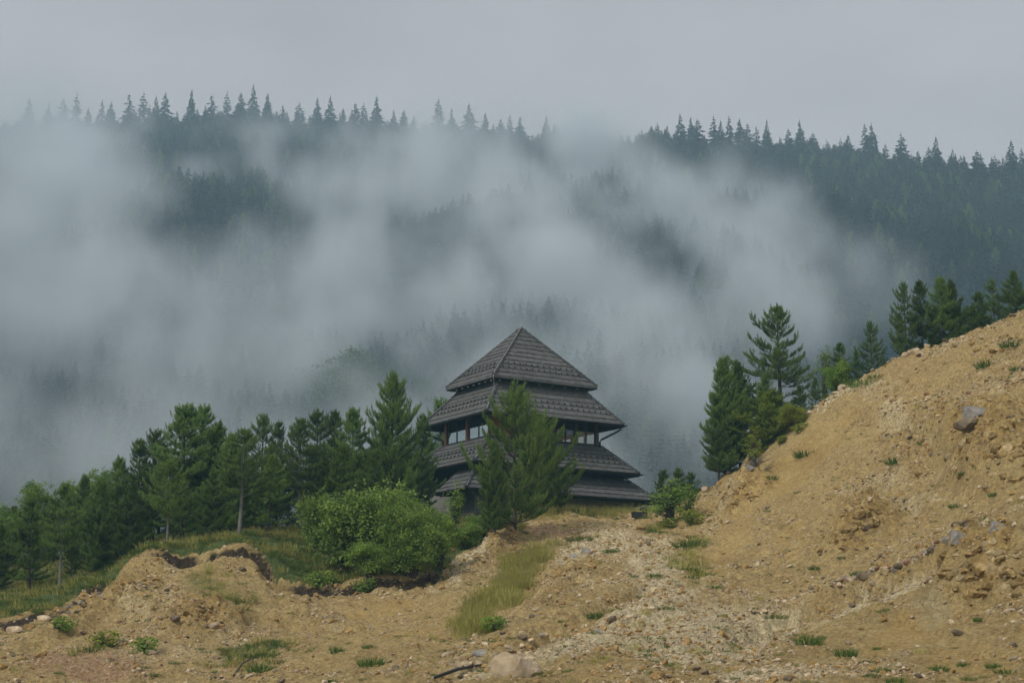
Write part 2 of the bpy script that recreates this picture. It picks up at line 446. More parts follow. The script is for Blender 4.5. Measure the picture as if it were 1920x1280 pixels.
def ground_z(x, y):
    x = np.atleast_1d(np.asarray(x, float)); y = np.atleast_1d(np.asarray(y, float))
    k = smooth01((y-122)/70)*1.0
    xn = np.clip(x, -75, 75)
    side = smooth01((np.abs(x)-60)/120)
    n = height(xn, np.clip(y, -10, 150))
    n = n*(1-side) + side*np.where(x < 0, -4.0, 22.0)*smooth01(y/90)
    return n*(1-k) + far_height(x, y)*k
def gz(x, y): return float(ground_z([x], [y])[0])
# ------------------------------------------------------------------ ground material
def ramp(n, l, src, stops):
    cr = n.new('ShaderNodeValToRGB')
    els = cr.color_ramp.elements
    while len(els) < len(stops): els.new(.5)
    for e, (p, c) in zip(els, stops):
        e.position = p; e.color = (*c, 1)
    l.new(src, cr.inputs[0]); return cr.outputs[0]

def ground_material():
    m, n, l, b = new_mat('quarry_earth')
    geo = n.new('ShaderNodeNewGeometry')
    def noise(scale, detail=6, rough=.6, dist=0):
        t = n.new('ShaderNodeTexNoise'); t.inputs['Scale'].default_value = scale; t.inputs['Detail'].default_value = detail
        t.inputs['Roughness'].default_value = rough; t.inputs['Distortion'].default_value = dist
        l.new(geo.outputs['Position'], t.inputs['Vector']); return t.outputs[0]
    def attr(name):
        a = n.new('ShaderNodeAttribute'); a.attribute_name = name; return a.outputs['Fac']
    def mix(fac, a, c):
        x = n.new('ShaderNodeMix'); x.data_type = 'RGBA'
        l.new(fac, x.inputs['Factor']); l.new(a, x.inputs[6]); l.new(c, x.inputs[7]); return x.outputs[2]
    def mask(name, ns, lo=.38, hi=.62):
        # the zone's edge is ragged: zone + noise, then steepened
        ad = n.new('ShaderNodeMath'); ad.operation = 'MULTIPLY_ADD'
        l.new(ns, ad.inputs[0]); ad.inputs[1].default_value = .9; l.new(attr(name), ad.inputs[2])
        mr = n.new('ShaderNodeMapRange'); mr.interpolation_type = 'SMOOTHSTEP'
        mr.inputs['From Min'].default_value = lo+.45; mr.inputs['From Max'].default_value = hi+.45
        l.new(ad.outputs[0], mr.inputs[0]); return mr.outputs[0]
    n1, n2, n3, n4 = noise(.35, 8, .65), noise(1.7, 8, .7), noise(7, 6, .7), noise(28, 4, .7)
    ochre = ramp(n, l, n1, [(.28,(0.261,0.165,0.045)),(.45,(0.358,0.241,0.070)),(.6,(0.424,0.302,0.098)),(.75,(0.387,0.295,0.112))])
    spots = ramp(n, l, n2, [(.30,(0.164,0.106,0.034)),(.44,(0.303,0.201,0.062)),(.58,(0.436,0.316,0.116)),(.72,(0.569,0.457,0.212))])
    grit = ramp(n, l, n3, [(.36,(0.182,0.121,0.045)),(.50,(0.363,0.253,0.090)),(.64,(0.581,0.470,0.226))])
    h = n.new('ShaderNodeMix'); h.data_type = 'RGBA'; h.inputs['Factor'].default_value = .42
    l.new(ochre, h.inputs[6]); l.new(spots, h.inputs[7])
    g = n.new('ShaderNodeMix'); g.data_type = 'RGBA'; g.inputs['Factor'].default_value = .35
    l.new(h.outputs[2], g.inputs[6]); l.new(grit, g.inputs[7])
    rough_c = g.outputs[2]
    smooth_c = ramp(n, l, n1, [(.3,(0.327,0.211,0.057)),(.5,(0.394,0.266,0.078)),(.7,(0.424,0.302,0.103))])
    col = mix(mask('smooth', n2, .3, .9), rough_c, smooth_c)
    pale = ramp(n, l, n3, [(.30,(0.279,0.215,0.111)),(.45,(0.480,0.391,0.212)),(.58,(0.613,0.514,0.293)),(.72,(0.759,0.663,0.404))])
    col = mix(mask('pale', n2, .2, .8), col, pale)
    yellow = ramp(n, l, n2, [(.3,(0.157,0.096,0.025)),(.46,(0.315,0.205,0.053)),(.58,(0.436,0.302,0.090)),(.72,(0.569,0.457,0.208))])
    col = mix(mask('rocky', n2, .35, .8), col, yellow)
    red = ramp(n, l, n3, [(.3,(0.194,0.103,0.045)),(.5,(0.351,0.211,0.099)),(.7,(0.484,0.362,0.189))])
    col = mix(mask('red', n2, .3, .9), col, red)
    grey = ramp(n, l, n2, [(.3,(0.242,0.205,0.108)),(.5,(0.351,0.308,0.167)),(.7,(0.436,0.386,0.217))])
    col = mix(mask('grey', n2, .2, .9), col, grey)
    gr = ramp(n, l, n3, [(.3,(.040,.065,.016)),(.5,(.080,.115,.026)),(.7,(.13,.155,.045))])
    col = mix(mask('grass', n2, .28, .7), col, gr)
    dry = ramp(n, l, n3, [(.3,(.15,.12,.045)),(.5,(.24,.20,.075)),(.7,(.33,.27,.11))])
    col = mix(mask('dry', n2, .25, .7), col, dry)
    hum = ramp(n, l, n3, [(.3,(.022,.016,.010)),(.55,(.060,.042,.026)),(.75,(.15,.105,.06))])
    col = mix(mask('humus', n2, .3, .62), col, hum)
    # small light and dark chips everywhere
    vo = n.new('ShaderNodeTexVoronoi'); vo.inputs['Scale'].default_value = 9; vo.inputs['Randomness'].default_value = 1
    l.new(geo.outputs['Position'], vo.inputs['Vector'])
    ch = n.new('ShaderNodeSeparateColor'); l.new(vo.outputs['Color'], ch.inputs[0])
    mr = n.new('ShaderNodeMapRange'); mr.inputs['To Min'].default_value = .98; mr.inputs['To Max'].default_value = 1.46
    l.new(ch.outputs[0], mr.inputs[0])
    mr2 = n.new('ShaderNodeMapRange'); mr2.inputs['From Min'].default_value = .3; mr2.inputs['From Max'].default_value = .7
    mr2.inputs['To Min'].default_value = .80; mr2.inputs['To Max'].default_value = 1.18
    l.new(n4, mr2.inputs[0])
    mm = n.new('ShaderNodeMath'); mm.operation = 'MULTIPLY'; l.new(mr.outputs[0], mm.inputs[0]); l.new(mr2.outputs[0], mm.inputs[1])
    hs_ = n.new('ShaderNodeHueSaturation'); hs_.inputs['Saturation'].default_value = .89; l.new(col, hs_.inputs['Color']); col = hs_.outputs[0]
    vm = n.new('ShaderNodeVectorMath'); vm.operation = 'SCALE'
    l.new(col, vm.inputs[0]); l.new(mm.outputs[0], vm.inputs['Scale'])
    l.new(vm.outputs[0], b.inputs['Base Color'])
    b.inputs['Roughness'].default_value = .95; b.inputs['Specular IOR Level'].default_value = .15
    bp = n.new('ShaderNodeBump'); bp.inputs['Strength'].default_value = .75; bp.inputs['Distance'].default_value = .11
    l.new(n3, bp.inputs['Height'])
    bp2 = n.new('ShaderNodeBump'); bp2.inputs['Strength'].default_value = .7; bp2.inputs['Distance'].default_value = .042
    l.new(n4, bp2.inputs['Height']); l.new(bp.outputs[0], bp2.inputs['Normal'])
    l.new(bp2.outputs[0], b.inputs['Normal'])
    return m
M['earth'] = ground_material()
M['forest_floor'] = noisy('forest_floor', (.018,.030,.014), (.05,.07,.03), .05, .95, .1)

def grid_mesh(name, xs, ys, Z, mat):
    nx, ny = len(xs), len(ys)
    X, Y = np.meshgrid(xs, ys)
    V = np.stack([X.ravel(), Y.ravel(), Z.ravel()], 1)
    i = np.arange(nx*ny).reshape(ny, nx)
    F = np.stack([i[:-1,:-1].ravel(), i[:-1,1:].ravel(), i[1:,1:].ravel(), i[1:,:-1].ravel()], 1)
    return np_mesh(name, V, F, mat, True)

def set_attr(me, name, val):
    a = me.attributes.new(name, 'FLOAT', 'POINT'); a.data.foreach_set('value', np.asarray(val, np.float32).ravel())

# near ground, fine enough for the banks
GX = np.arange(-46, 46.01, .16); GY = np.arange(34, 126.01, .17)
XX, YY = np.meshgrid(GX, GY)
ZZ, UU, VV = height(XX, YY, True, True)
me = grid_mesh('hillside', GX, GY, ZZ, M['earth'])
uw = UU + 46*fbm(XX*.4, YY*.4, 6, 61, .65); vw = VV + 24*fbm(XX*.4, YY*.4, 6, 67, .65)
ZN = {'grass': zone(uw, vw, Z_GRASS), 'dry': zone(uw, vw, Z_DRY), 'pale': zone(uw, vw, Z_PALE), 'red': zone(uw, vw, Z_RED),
      'smooth': zone(uw, vw, Z_SMOOTH), 'rocky': zone(uw, vw, Z_ROCKY), 'grey': zone(uw, vw, Z_GREY)}
under = (vw > v_lip(uw)-3)
uh = UU + 26*fbm(XX*.45, YY*.45, 5, 91, .65); vh = VV + 16*fbm(XX*.45, YY*.45, 5, 95, .65)
thick = np.clip(.62+1.6*fbm(XX*.5, YY*.5, 3, 77), 0, 1)
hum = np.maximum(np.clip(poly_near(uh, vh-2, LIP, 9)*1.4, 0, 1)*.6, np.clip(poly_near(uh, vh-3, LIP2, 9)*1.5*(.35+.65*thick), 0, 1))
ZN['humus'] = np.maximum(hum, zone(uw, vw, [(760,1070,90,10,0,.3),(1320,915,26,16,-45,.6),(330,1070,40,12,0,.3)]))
behind = (YY > 86)*(UU < 980)
ZN['grass'] = np.maximum(ZN['grass'], behind*.75)
ZN['grass'] = np.maximum(ZN['grass'], ((VV < v_lip(UU)-4)*(UU < 880))*.85)
ZN['grass'] = np.maximum(ZN['grass'], (YY > 103)*.6)
# loose stones gather in patches and in streaks running down the slopes
strk = fbm(w_a(XX, YY)*.55, w_b(XX, YY)*.14, 4, 201, .6)+.6*fbm(XX*.22, YY*.22, 3, 207)
ZN['stony'] = np.clip((strk-.02)*3.2, 0, 1)*np.clip(1-ZN['smooth']*.75-ZN['grass']-ZN['dry'], 0, 1)
ZN['pale'] = np.maximum(ZN['pale'], ZN['stony']*.42)
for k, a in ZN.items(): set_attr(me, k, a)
tag(link_mesh('hillside', me), kind='structure')

# the wide ground: far beyond the frame on all sides, up the wooded mountain and on to the horizon
def wide_axis(a, b, st, far):
    mid = list(np.arange(a, b, st))
    up = [b]; s = st
    while up[-1] < far: s *= 1.35; up.append(up[-1]+s)
    dn = [a-st]; s = st
    while dn[-1] > -far: s *= 1.35; dn.append(dn[-1]-s)
    return np.array(dn[::-1] + mid + up)
wx = wide_axis(-420, 420, 7, 1000); wy = wide_axis(-20, 720, 7, 560)
WX, WY = np.meshgrid(wx, wy)
WZ = ground_z(WX, WY)
ins = (WX > -48) & (WX < 48) & (WY > 27) & (WY < 133)
WZ = np.where(ins, WZ - 1.6, WZ)
# a strip towards the camera, joined under the fine patch
me = grid_mesh('ground', wx, wy, WZ, M['earth'])
for k in ZN: set_attr(me, k, np.where(WY > 130, .9, .2) if k == 'grass' else np.zeros_like(WX))
me.materials.append(M['forest_floor'])
cy_ = WY[:-1,:-1].ravel()
me.polygons.foreach_set('material_index', (cy_ > 150).astype(np.int32))
tag(link_mesh('ground', me), kind='structure')

# sampled heights of the built patch, so that things stand on it
def gnd(x, y):
    i = (x-GX[0])/(GX[1]-GX[0]); j = (y-GY[0])/(GY[1]-GY[0])
    if 0 <= i < len(GX)-1 and 0 <= j < len(GY)-1:
        i0, j0 = int(i), int(j); a, b = i-i0, j-j0
        return float(ZZ[j0,i0]*(1-a)*(1-b)+ZZ[j0,i0+1]*a*(1-b)+ZZ[j0+1,i0]*(1-a)*b+ZZ[j0+1,i0+1]*a*b)
    return gz(x, y)

# ---- first point of the land along a line of sight from the camera: to find where the surveyed things stand
def land(u, v):
    p0 = at(u, v, 36); p1 = at(u, v, 124)
    ts = np.linspace(0, 1, 700)
    X = p0.x+(p1.x-p0.x)*ts; Y_ = p0.y+(p1.y-p0.y)*ts; Z = p0.z+(p1.z-p0.z)*ts
    i = np.clip((X-GX[0])/(GX[1]-GX[0]), 0, len(GX)-1.001); j = np.clip((Y_-GY[0])/(GY[1]-GY[0]), 0, len(GY)-1.001)
    h = ZZ[j.astype(int), i.astype(int)]
    k = np.argmax(Z < h)
    if Z[k] >= h[k]: k = len(ts)-1
    return Vector((X[k], Y_[k], gnd(X[k], Y_[k])))
# ------------------------------------------------------------------ the tiered tower
M['tile'] = noisy('roof_tile', (.066,.067,.065), (.160,.162,.158), 3.2, .8, .25, bump=.25, bscale=30, c3=(.110,.111,.108), rand=.15)
M['ridge'] = noisy('ridge_tile', (.058,.061,.063), (.125,.130,.132), 5, .75, .35, rand=.18)
M['dark_wood'] = noisy('dark_wood', (.012,.010,.009), (.030,.024,.020), 3, .7, .3, stretch=(1,1,8))
M['orange_wood'] = noisy('orange_wood', (.22,.10,.040), (.38,.19,.080), 5, .55, .4, stretch=(6,6,.6))
M['brown_wood'] = noisy('brown_wood', (.085,.045,.025), (.15,.085,.05), 5, .6, .35, stretch=(6,6,.6))
M['plaster'] = noisy('plaster', (.17,.165,.155), (.27,.265,.25), 1.2, .9, .2, bump=.3, bscale=12)
M['plinth'] = noisy('plinth', (.10,.10,.06), (.20,.19,.12), 1.6, .9, .2, stretch=(1,1,.3))
M['gutter'] = noisy('gutter_metal', (.012,.012,.014), (.028,.028,.032), 3, .35, .5)
M['cable'] = noisy('cable_metal', (.45,.45,.45), (.6,.6,.6), 3, .4, .5)
M['reveal'] = noisy('window_frame_paint', (.03,.028,.026), (.05,.045,.04), 3, .6, .4)
M['black'] = noisy('black_plastic', (.010,.011,.013), (.022,.023,.026), 3, .5, .5)
mg, ng, lg, bgs = new_mat('window_glass')
tr = ng.new('ShaderNodeBsdfTransparent'); tr.inputs[0].default_value = (.88,.93,.95,1)
gl = ng.new('ShaderNodeBsdfGlossy'); gl.inputs['Roughness'].default_value = .03; gl.inputs[0].default_value = (.95,.97,1,1)
lwt = ng.new('ShaderNodeLayerWeight'); lwt.inputs[0].default_value = .5
fr = ng.new('ShaderNodeMath'); fr.operation = 'POWER'; fr.inputs[1].default_value = 3.0; lg.new(lwt.outputs['Facing'], fr.inputs[0])
adg = ng.new('ShaderNodeMath'); adg.operation = 'ADD'; adg.use_clamp = True; adg.inputs[1].default_value = .55; lg.new(fr.outputs[0], adg.inputs[0])
mxg = ng.new('ShaderNodeMixShader'); lg.new(adg.outputs[0], mxg.inputs[0]); lg.new(tr.outputs[0], mxg.inputs[1]); lg.new(gl.outputs[0], mxg.inputs[2])
lg.new(mxg.outputs[0], ng['Material Output'].inputs[0])
M['glass'] = mg
M['glass_clear'] = mg.copy(); M['glass_clear'].name = 'clear_window_glass'
for nd in M['glass_clear'].node_tree.nodes:
    if nd.type == 'MATH' and nd.operation == 'ADD': nd.inputs[1].default_value = .05
    if nd.type == 'BSDF_TRANSPARENT': nd.inputs[0].default_value = (.96,.98,.98,1)

TH = R(32.9); TX, TY, TZ = 0.68, 112.0, 11.0
tower = tag(empty('tiered_tower', (TX, TY, TZ), TH), 'dark wooden lookout tower with four stacked tiled roofs and a glazed storey', 'tower')

def local(x, y, z): return Vector((x, y, z-TZ))

def roof_face(roof, E0, E1, T0, T1, ncourse, hooks=True, hookmb=None):
    """one slope: eave E0->E1, top T0->T1 (seen from outside, left to right); courses of tiles, each course a part"""
    E0, E1, T0, T1 = [Vector(p) for p in (E0, E1, T0, T1)]
    ax = (E1-E0).normalized()
    up = ((T0+T1)/2-(E0+E1)/2); up = (up - ax*up.dot(ax)).normalized()
    nr = ax.cross(up).normalized()
    slope = (T0-E0).dot(up)
    xl = lambda s: (T0-E0).dot(ax)*s/slope
    LE = (E1-E0).length
    xr = lambda s: LE + (T1-E1).dot(ax)*s/slope
    ch = slope/ncourse; tw = .50
    for i in range(ncourse):
        s0, s1 = i*ch - (.03 if i else 0), (i+1)*ch
        mb = MB(); off = (i % 2)*tw/2
        a = -off - tw*8
        while a < LE+tw*8:
            b = a+tw-.008
            l0, r0, l1, r1 = max(a, xl(s0)), min(b, xr(s0)), max(a, xl(s1)), min(b, xr(s1))
            j = random.uniform(-.008, .010)
            if r0-l0 > .02:
                if r1-l1 <= .01: l1 = r1 = min(max((l0+r0)/2, xl(s1)), xr(s1)) if xl(s1) < xr(s1) else (l0+r0)/2
                h0 = .075+j; h1 = .022
                q = lambda x, s, h: E0 + ax*x + up*s + nr*h
                P_ = [q(l0,s0+j*2,h0), q(r0,s0+j*2,h0), q(r1,s1,h1), q(l1,s1,h1), q(l0,s0+j*2,h0-.075), q(r0,s0+j*2,h0-.075), q(r1,s1,h1-.02), q(l1,s1,h1-.02)]
                mb.add(P_, [(0,1,2,3),(4,5,1,0),(5,6,2,1),(7,4,0,3),(4,7,6,5)])
            a += tw
        if mb.v: mb.build('tile_course', M['tile'], roof)
        if hooks and hookmb is not None and i in (2, 3) and i < ncourse-1:
            x = xl(s0)+.35+off
            while x < xr(s0)-.3:
                p = E0 + ax*x + up*(s0-.02) + nr*.09
                e = [p-ax*.013, p+ax*.013, p+ax*.013+up*.20-nr*.015, p-ax*.013+up*.20-nr*.015]
                t = [p-ax*.013+nr*.09+up*.02, p+ax*.013+nr*.09+up*.02, p+ax*.013+up*.20+nr*.02, p-ax*.013+up*.20+nr*.02]
                hookmb.add(e+t, [(0,1,5,4),(1,2,6,5),(3,0,4,7),(4,5,6,7),(0,3,2,1)])
                x += tw

def hip_tiles(roof, p0, p1, step=.36, r=.12):
    p0, p1 = Vector(p0), Vector(p1); d = (p1-p0); n = max(2, round(d.length/step)); d.normalize()
    side = d.cross(Vector((0,0,1))).normalized(); nr = side.cross(d).normalized()
    L = (p1-p0).length/n
    mb = MB(); K = 5
    for e, rr, lift in ((0, r*1.12, .03), (L*1.12, r*.92, .0)):
        for k in range(K+1):
            a = math.pi*k/K
            mb.v.append(tuple(d*e + side*math.cos(a)*rr + nr*(math.sin(a)*rr+lift-.02)))
    for k in range(K): mb.f.append((k, k+1, K+2+k, K+1+k))
    mb.f.append(tuple(range(K+1)))
    me = None
    for i in range(n):
        if me is None:
            o = mb.build('ridge_tile', M['ridge'], roof); me = o.data
        else: o = link_mesh('ridge_tile', me, roof)
        o.location = p0 + d*(L*i) + nr*(.06+random.uniform(0,.012))
        o.rotation_euler = (0, 0, random.uniform(-.02,.02))

def tier(a, b, z0, ta, tb, z1, nc, label, faces='LRBK', hooks=True, yb=None, gut=True, tails=True):
    deck = MB()
    C0 = [local(-a,-b,z0), local(a,-b,z0), local(a,b,z0), local(-a,b,z0)]
    C1 = [local(-ta,-tb,z1), local(ta,-tb,z1), local(ta,tb,z1), local(-ta,tb,z1)]
    if yb is not None:   # the slope on the left ends in a verge at y = yb
        C0[3] = local(-a, yb, z0); C1[3] = local(-ta, yb, z1); C0[2] = local(a, yb, z0); C1[2] = local(ta, yb, z1)
    dn = Vector((0,0,-.10)); dk = Vector((0,0,-.02))
    if z1-z0 > 3.5: V = [p+dk for p in C0]+[p+dn-Vector((0,0,.08)) for p in C0]+[C1[0]+dk]
    else: V = None
    if V: deck.add(V, [(0,1,8),(1,2,8),(2,3,8),(3,0,8),(4,7,6,5),(0,4,5,1),(1,5,6,2),(2,6,7,3),(3,7,4,0)])
    else:
        V = [p+dk for p in C0]+[p+dk for p in C1]+[p+dn-Vector((0,0,.08)) for p in C0]+[p-Vector((0,0,.30)) for p in C1]
        F = [(0,1,5,4),(1,2,6,5),(2,3,7,6),(3,0,4,7),(8,12,13,9),(9,13,14,10),(10,14,15,11),(11,15,12,8),(0,8,9,1),(1,9,10,2),(2,10,11,3),(3,11,8,0),(4,5,13,12),(5,6,14,13),(6,7,15,14),(7,4,12,15)]
        deck.add(V, F)
    roof = deck.build('roof', M['dark_wood'], tower)
    roof['label'] = label
    hk = MB()
    order = [(0,1,'R'),(1,2,'B'),(2,3,'K'),(3,0,'L')]
    for i, j, f in order:
        if f in faces: roof_face(roof, C0[i], C0[j], C1[i], C1[j], nc, hooks and f in 'LR', hk)
    if hk.v:
        h = hk.build('snow_guard', M['dark_wood'], roof); h['kind'] = 'stuff'
    for i in range(4):
        if yb is not None and i in (2, 3): continue
        if z1-z0 > 3.5: hip_tiles(roof, C0[i], C1[0]-Vector((0,0,.1)))
        else: hip_tiles(roof, C0[i], C1[i])
    # board along the eave, gutter hung on it
    f = MB()
    x0, x1, y0, y1 = -a, a, -b, (b if yb is None else yb); z = z0-TZ
    for k, (p, q) in enumerate((((x0,y0),(x1,y0)), ((x1,y0),(x1,y1)), ((x1,y1),(x0,y1)), ((x0,y1),(x0,y0)))):
        if yb is not None and k == 2: continue
        p, q = Vector((*p, z)), Vector((*q, z)); d = (q-p).normalized(); o_ = d.cross(Vector((0,0,1)))
        g = MB()
        A = p-d*.04; B = q+d*.04
        V = []
        for P_ in (A, B):
            for (dx, dz) in ((.012,.06),(.055,.06),(.055,-.13),(.012,-.13)): V.append(P_+o_*dx+Vector((0,0,dz)))
        g.add(V, [(0,4,5,1),(1,5,6,2),(2,6,7,3),(3,7,4,0),(0,1,2,3),(4,7,6,5)])
        g.build('eave_board', M['tile'] if not gut else M['dark_wood'], roof)
        if gut:
            g = MB(); V = []; K = 6
            for P_ in (A-d*.12, B+d*.12):
                for kk in range(K+1):
                    an = math.pi*kk/K
                    V.append(P_+o_*(.145-math.cos(an)*.085)+Vector((0,0,-.02-math.sin(an)*.085)))
            F = [(kk, kk+1, K+2+kk, K+1+kk) for kk in range(K)] + [tuple(range(K+1)), tuple(range(K+1, 2*K+2))[::-1]]
            g.add(V, F); g.build('gutter', M['gutter'], roof)
    if tails:
        t = MB(); t.box(-.035,.035,-.06,.06,-.05,.05); first = None
        for k in range(8):
            x = -a+.55+k*(2*a-1.1)/7
            for (px, py) in ((x, -b+.10), (-a+.10, -b+.5+k*(2*b-1.0)/7)):
                if yb is not None and py > yb: continue
                if first is None: o = t.build('rafter_end', M['bark_grey'], roof); first = o.data
                else: o = link_mesh('rafter_end', first, roof)
                o.location = (px, py, z-.28)
    return roof

tier(4.40, 3.23, 21.65, 0, 0, 26.10, 12, 'topmost pyramid roof', gut=False)
tier(5.82, 4.51, 18.81, 3.45, 2.45, 21.55, 7, 'second roof, above the windows', tails=False)
tier(6.92, 4.86, 15.32, 4.70, 3.10, 17.33, 6, 'third roof, below the windows', tails=False)
tier(8.02, 5.60, 13.36, 6.20, 3.80, 15.05, 5, 'lowest and widest roof', yb=-1.6, faces='LRB', hooks=False)

def wall_ring(name, a, b, z0, z1, mat, t=.2):
    for (x0,x1,y0,y1) in ((-a,a,-b,-b+t),(-a,a,b-t,b),(-a,-a+t,-b+t,b-t),(a-t,a,-b+t,b-t)):
        m = MB(); m.box(x0,x1,y0,y1,z0-TZ,z1-TZ); m.build(name, mat, tower)
wall_ring('timber_wall', 3.1, 2.15, 20.9, 22.3, M['dark_wood'])
wall_ring('timber_wall', 5.7, 3.6, 12.6, 15.6, M['dark_wood'])
wall_ring('plaster_wall', 6.72, 4.50, 11.9, 13.9, M['plaster'])
m = MB(); m.box(-6.85,6.85,-4.63,4.63,9.2-TZ,11.9-TZ); m.build('plinth', M['plinth'], tower)
# floors of the glazed storey
m = MB(); m.box(-4.62,4.62,-3.05,3.05,17.10-TZ,17.30-TZ); m.build('storey_floor', M['brown_wood'], tower)
m = MB(); m.box(-4.30,4.30,-2.95,2.95,19.25-TZ,19.40-TZ); m.build('ceiling', M['dark_wood'], tower)
# posts and windows of the glazed storey
PA, PB = 4.52, 2.97
def post(x, y, mat, w=.13):
    m = MB(); m.box(-w,w,-w,w,0,2.0); o = m.build('post', mat, tower); o.location = (x, y, 17.32-TZ)
left_posts = [-PB, 0.0, PB]
for y in left_posts:
    post(-PA, y, M['orange_wood']); post(PA, y, M['brown_wood'])
right_posts = [-2.7, -.9, .9, 2.7]
for x in right_posts:
    post(x, -PB, M['brown_wood']); post(x, PB, M['brown_wood'])
def window(cx, cy, w, axis):
    """frame in the plane of the wall with a mullion and two panes"""
    z0, z1, t = 17.42-TZ, 19.15-TZ, .045
    h = w/2
    def bar(m, s0, s1, b0, b1):
        if axis == 'x': m.box(cx+s0, cx+s1, cy-.05, cy+.05, b0, b1)
        else: m.box(cx-.05, cx+.05, cy+s0, cy+s1, b0, b1)
    e = MB()
    bar(e,-h,h,z0,z0+t*2); bar(e,-h,h,z1-t,z1); bar(e,-h,-h+t,z0+t*2,z1-t); bar(e,h-t,h,z0+t*2,z1-t)
    f = e.build('window', M['reveal'], tower)
    mu = MB(); bar(mu,-t*.7,t*.7,z0+t*2,z1-t); mu.build('mullion', M['reveal'], f)
    for s0, s1 in ((-h+t,-t*.7),(t*.7,h-t)):
        p = MB()
        if axis == 'x': p.box(cx+s0, cx+s1, cy-.008, cy+.008, z0+t*2, z1-t)
        else: p.box(cx-.008, cx+.008, cy+s0, cy+s1, z0+t*2, z1-t)
        p.build('pane', M['glass' if axis == 'y' and cx < 0 else 'glass_clear'], f)
for y0, y1 in zip(left_posts[:-1], left_posts[1:]):
    for x in (-PA, PA): window(x, (y0+y1)/2, y1-y0-.27, 'y')
xs_ = [-PA]+right_posts+[PA]
for k, (x0, x1) in enumerate(zip(xs_[:-1], xs_[1:])):
    window((x0+x1)/2, PB, x1-x0-.27, 'x')
    if k == 0:
        for q in range(6):
            m = MB(); ww = (x1-x0-.27)/6
            m.box(x0+.135+q*ww, x0+.135+(q+1)*ww-.012, -PB-.03, -PB+.03+.004*(q%2), 17.40-TZ, 19.2-TZ)
            m.build('wall_board', M['orange_wood'], tower)
    else: window((x0+x1)/2, -PB, x1-x0-.27, 'x')
m = MB()
for x0,x1,y0,y1 in ((-4.72,4.72,-3.17,-3.02),(-4.72,4.72,3.02,3.17),(-4.72,-4.57,-3.02,3.02),(4.57,4.72,-3.02,3.02)): m.box(x0,x1,y0,y1,17.28-TZ,17.41-TZ)
m.build('flashing', M['gutter'], tower)
# downpipes from the corners of the second roof in to the posts
for sx in (-1, 1):
    for sy in (-1, 1):
        m = MB(); z = 18.81-TZ
        m.tube([(sx*5.7,sy*4.45,z-.1),(sx*5.68,sy*4.4,z-.28),(sx*5.5,sy*4.2,z-.45),(sx*4.75,sy*3.25,z-.98),(sx*4.68,sy*3.17,z-1.12),(sx*4.68,sy*3.17,z-1.52)], .075, 8)
        m.build('downpipe', M['gutter'], tower, True)
# lightning conductor: rod with small spheres, cable down the near hips
m = MB(); m.tube([(0,0,26.05-TZ),(0,0,26.62-TZ)], [.02,.010], 6)
def ball(m, c, r):
    c = Vector(c)
    rr = [(0,-r),( .8*r,-.6*r),(r,0),(.8*r,.6*r),(0,r)]
    V = []; 
    for (q, dz) in rr:
        for k in range(8): V.append(c+Vector((q*math.cos(k*.7854), q*math.sin(k*.7854), dz)))
    F = [(i*8+k, i*8+(k+1)%8, (i+1)*8+(k+1)%8, (i+1)*8+k) for i in range(4) for k in range(8)]
    m.add(V, F)
ball(m, (0,0,26.27-TZ), .05); ball(m, (0,0,26.50-TZ), .04)
m.build('lightning_rod', M['cable'], tower)
m = MB(); m.tube([(0,0,25.98-TZ),(.0,0,26.3-TZ)], [.17,.03], 8); m.build('roof_cap', M['ridge'], tower)
m = MB()
m.tube([(-.05,-.10,26.22-TZ),(-2.2,-1.72,24.08-TZ),(-4.40,-3.28,21.90-TZ),(-4.47,-3.30,21.6-TZ),(-4.30,-3.12,20.85-TZ),(-5.80,-4.56,19.05-TZ),(-5.9,-4.55,18.75-TZ),(-4.75,-3.2,17.9-TZ)], .013, 5)
m.tube([(-4.75,-3.15,17.45-TZ),(-6.9,-4.92,15.56-TZ),(-6.97,-4.92,15.3-TZ),(-6.6,-4.2,14.75-TZ),(-8.0,-5.65,13.6-TZ),(-8.1,-5.6,13.2-TZ)], .013, 5)
m.build('lightning_cable', M['cable'], tower)

# water trough under the right end of the lowest roof, with the spout that feeds it
tp = land(1199, 972); tp = Vector((tp.x, tp.y, tp.z))
w = tag(empty('water_trough', (tp.x, tp.y, tp.z-.03), R(6)), 'black open trough on gravel below the right end of the lowest roof', 'trough')
m = MB(); L_, W_, H_ = .44, .30, .36
m.box(-L_,L_,-W_,W_,0,.04); m.box(-L_,L_,-W_,-W_+.04,.04,H_); m.box(-L_,L_,W_-.04,W_,.04,H_); m.box(-L_,-L_+.04,-W_+.04,W_-.04,.04,H_); m.box(L_-.04,L_,-W_+.04,W_-.04,.04,H_)
m.build('tub', M['black'], w)
m = MB(); m.box(-L_-.02,L_+.02,-W_-.02,-W_+.05,H_,H_+.035); m.box(-L_-.02,L_+.02,W_-.05,W_+.02,H_,H_+.035); m.box(-L_-.02,-L_+.05,-W_+.05,W_-.05,H_,H_+.035); m.box(L_-.05,L_+.02,-W_+.05,W_-.05,H_,H_+.035)
m.build('rim', M['black'], w)
m = MB(); m.box(-L_+.04,L_-.04,-W_+.04,W_-.04,.22,.25)
mw, nw_, lw_, bw = new_mat('water'); bw.inputs['Base Color'].default_value = (.02,.03,.03,1); bw.inputs['Roughness'].default_value = .05
m.build('water_surface', mw, w)
sp = MB(); Rm = Matrix.Rotation(TH, 4, 'Z')
c1 = Vector((TX,TY,0)) + Rm @ Vector((7.75,-5.5,0))
sp.tube([(c1.x,c1.y,13.22),(c1.x-.1,c1.y-.2,13.0),(tp.x+.25,tp.y+.6,tp.z+.72),(tp.x+.05,tp.y+.05,tp.z+.55)], .045, 8)
sp = sp.build('spout', M['gutter'], None, True)
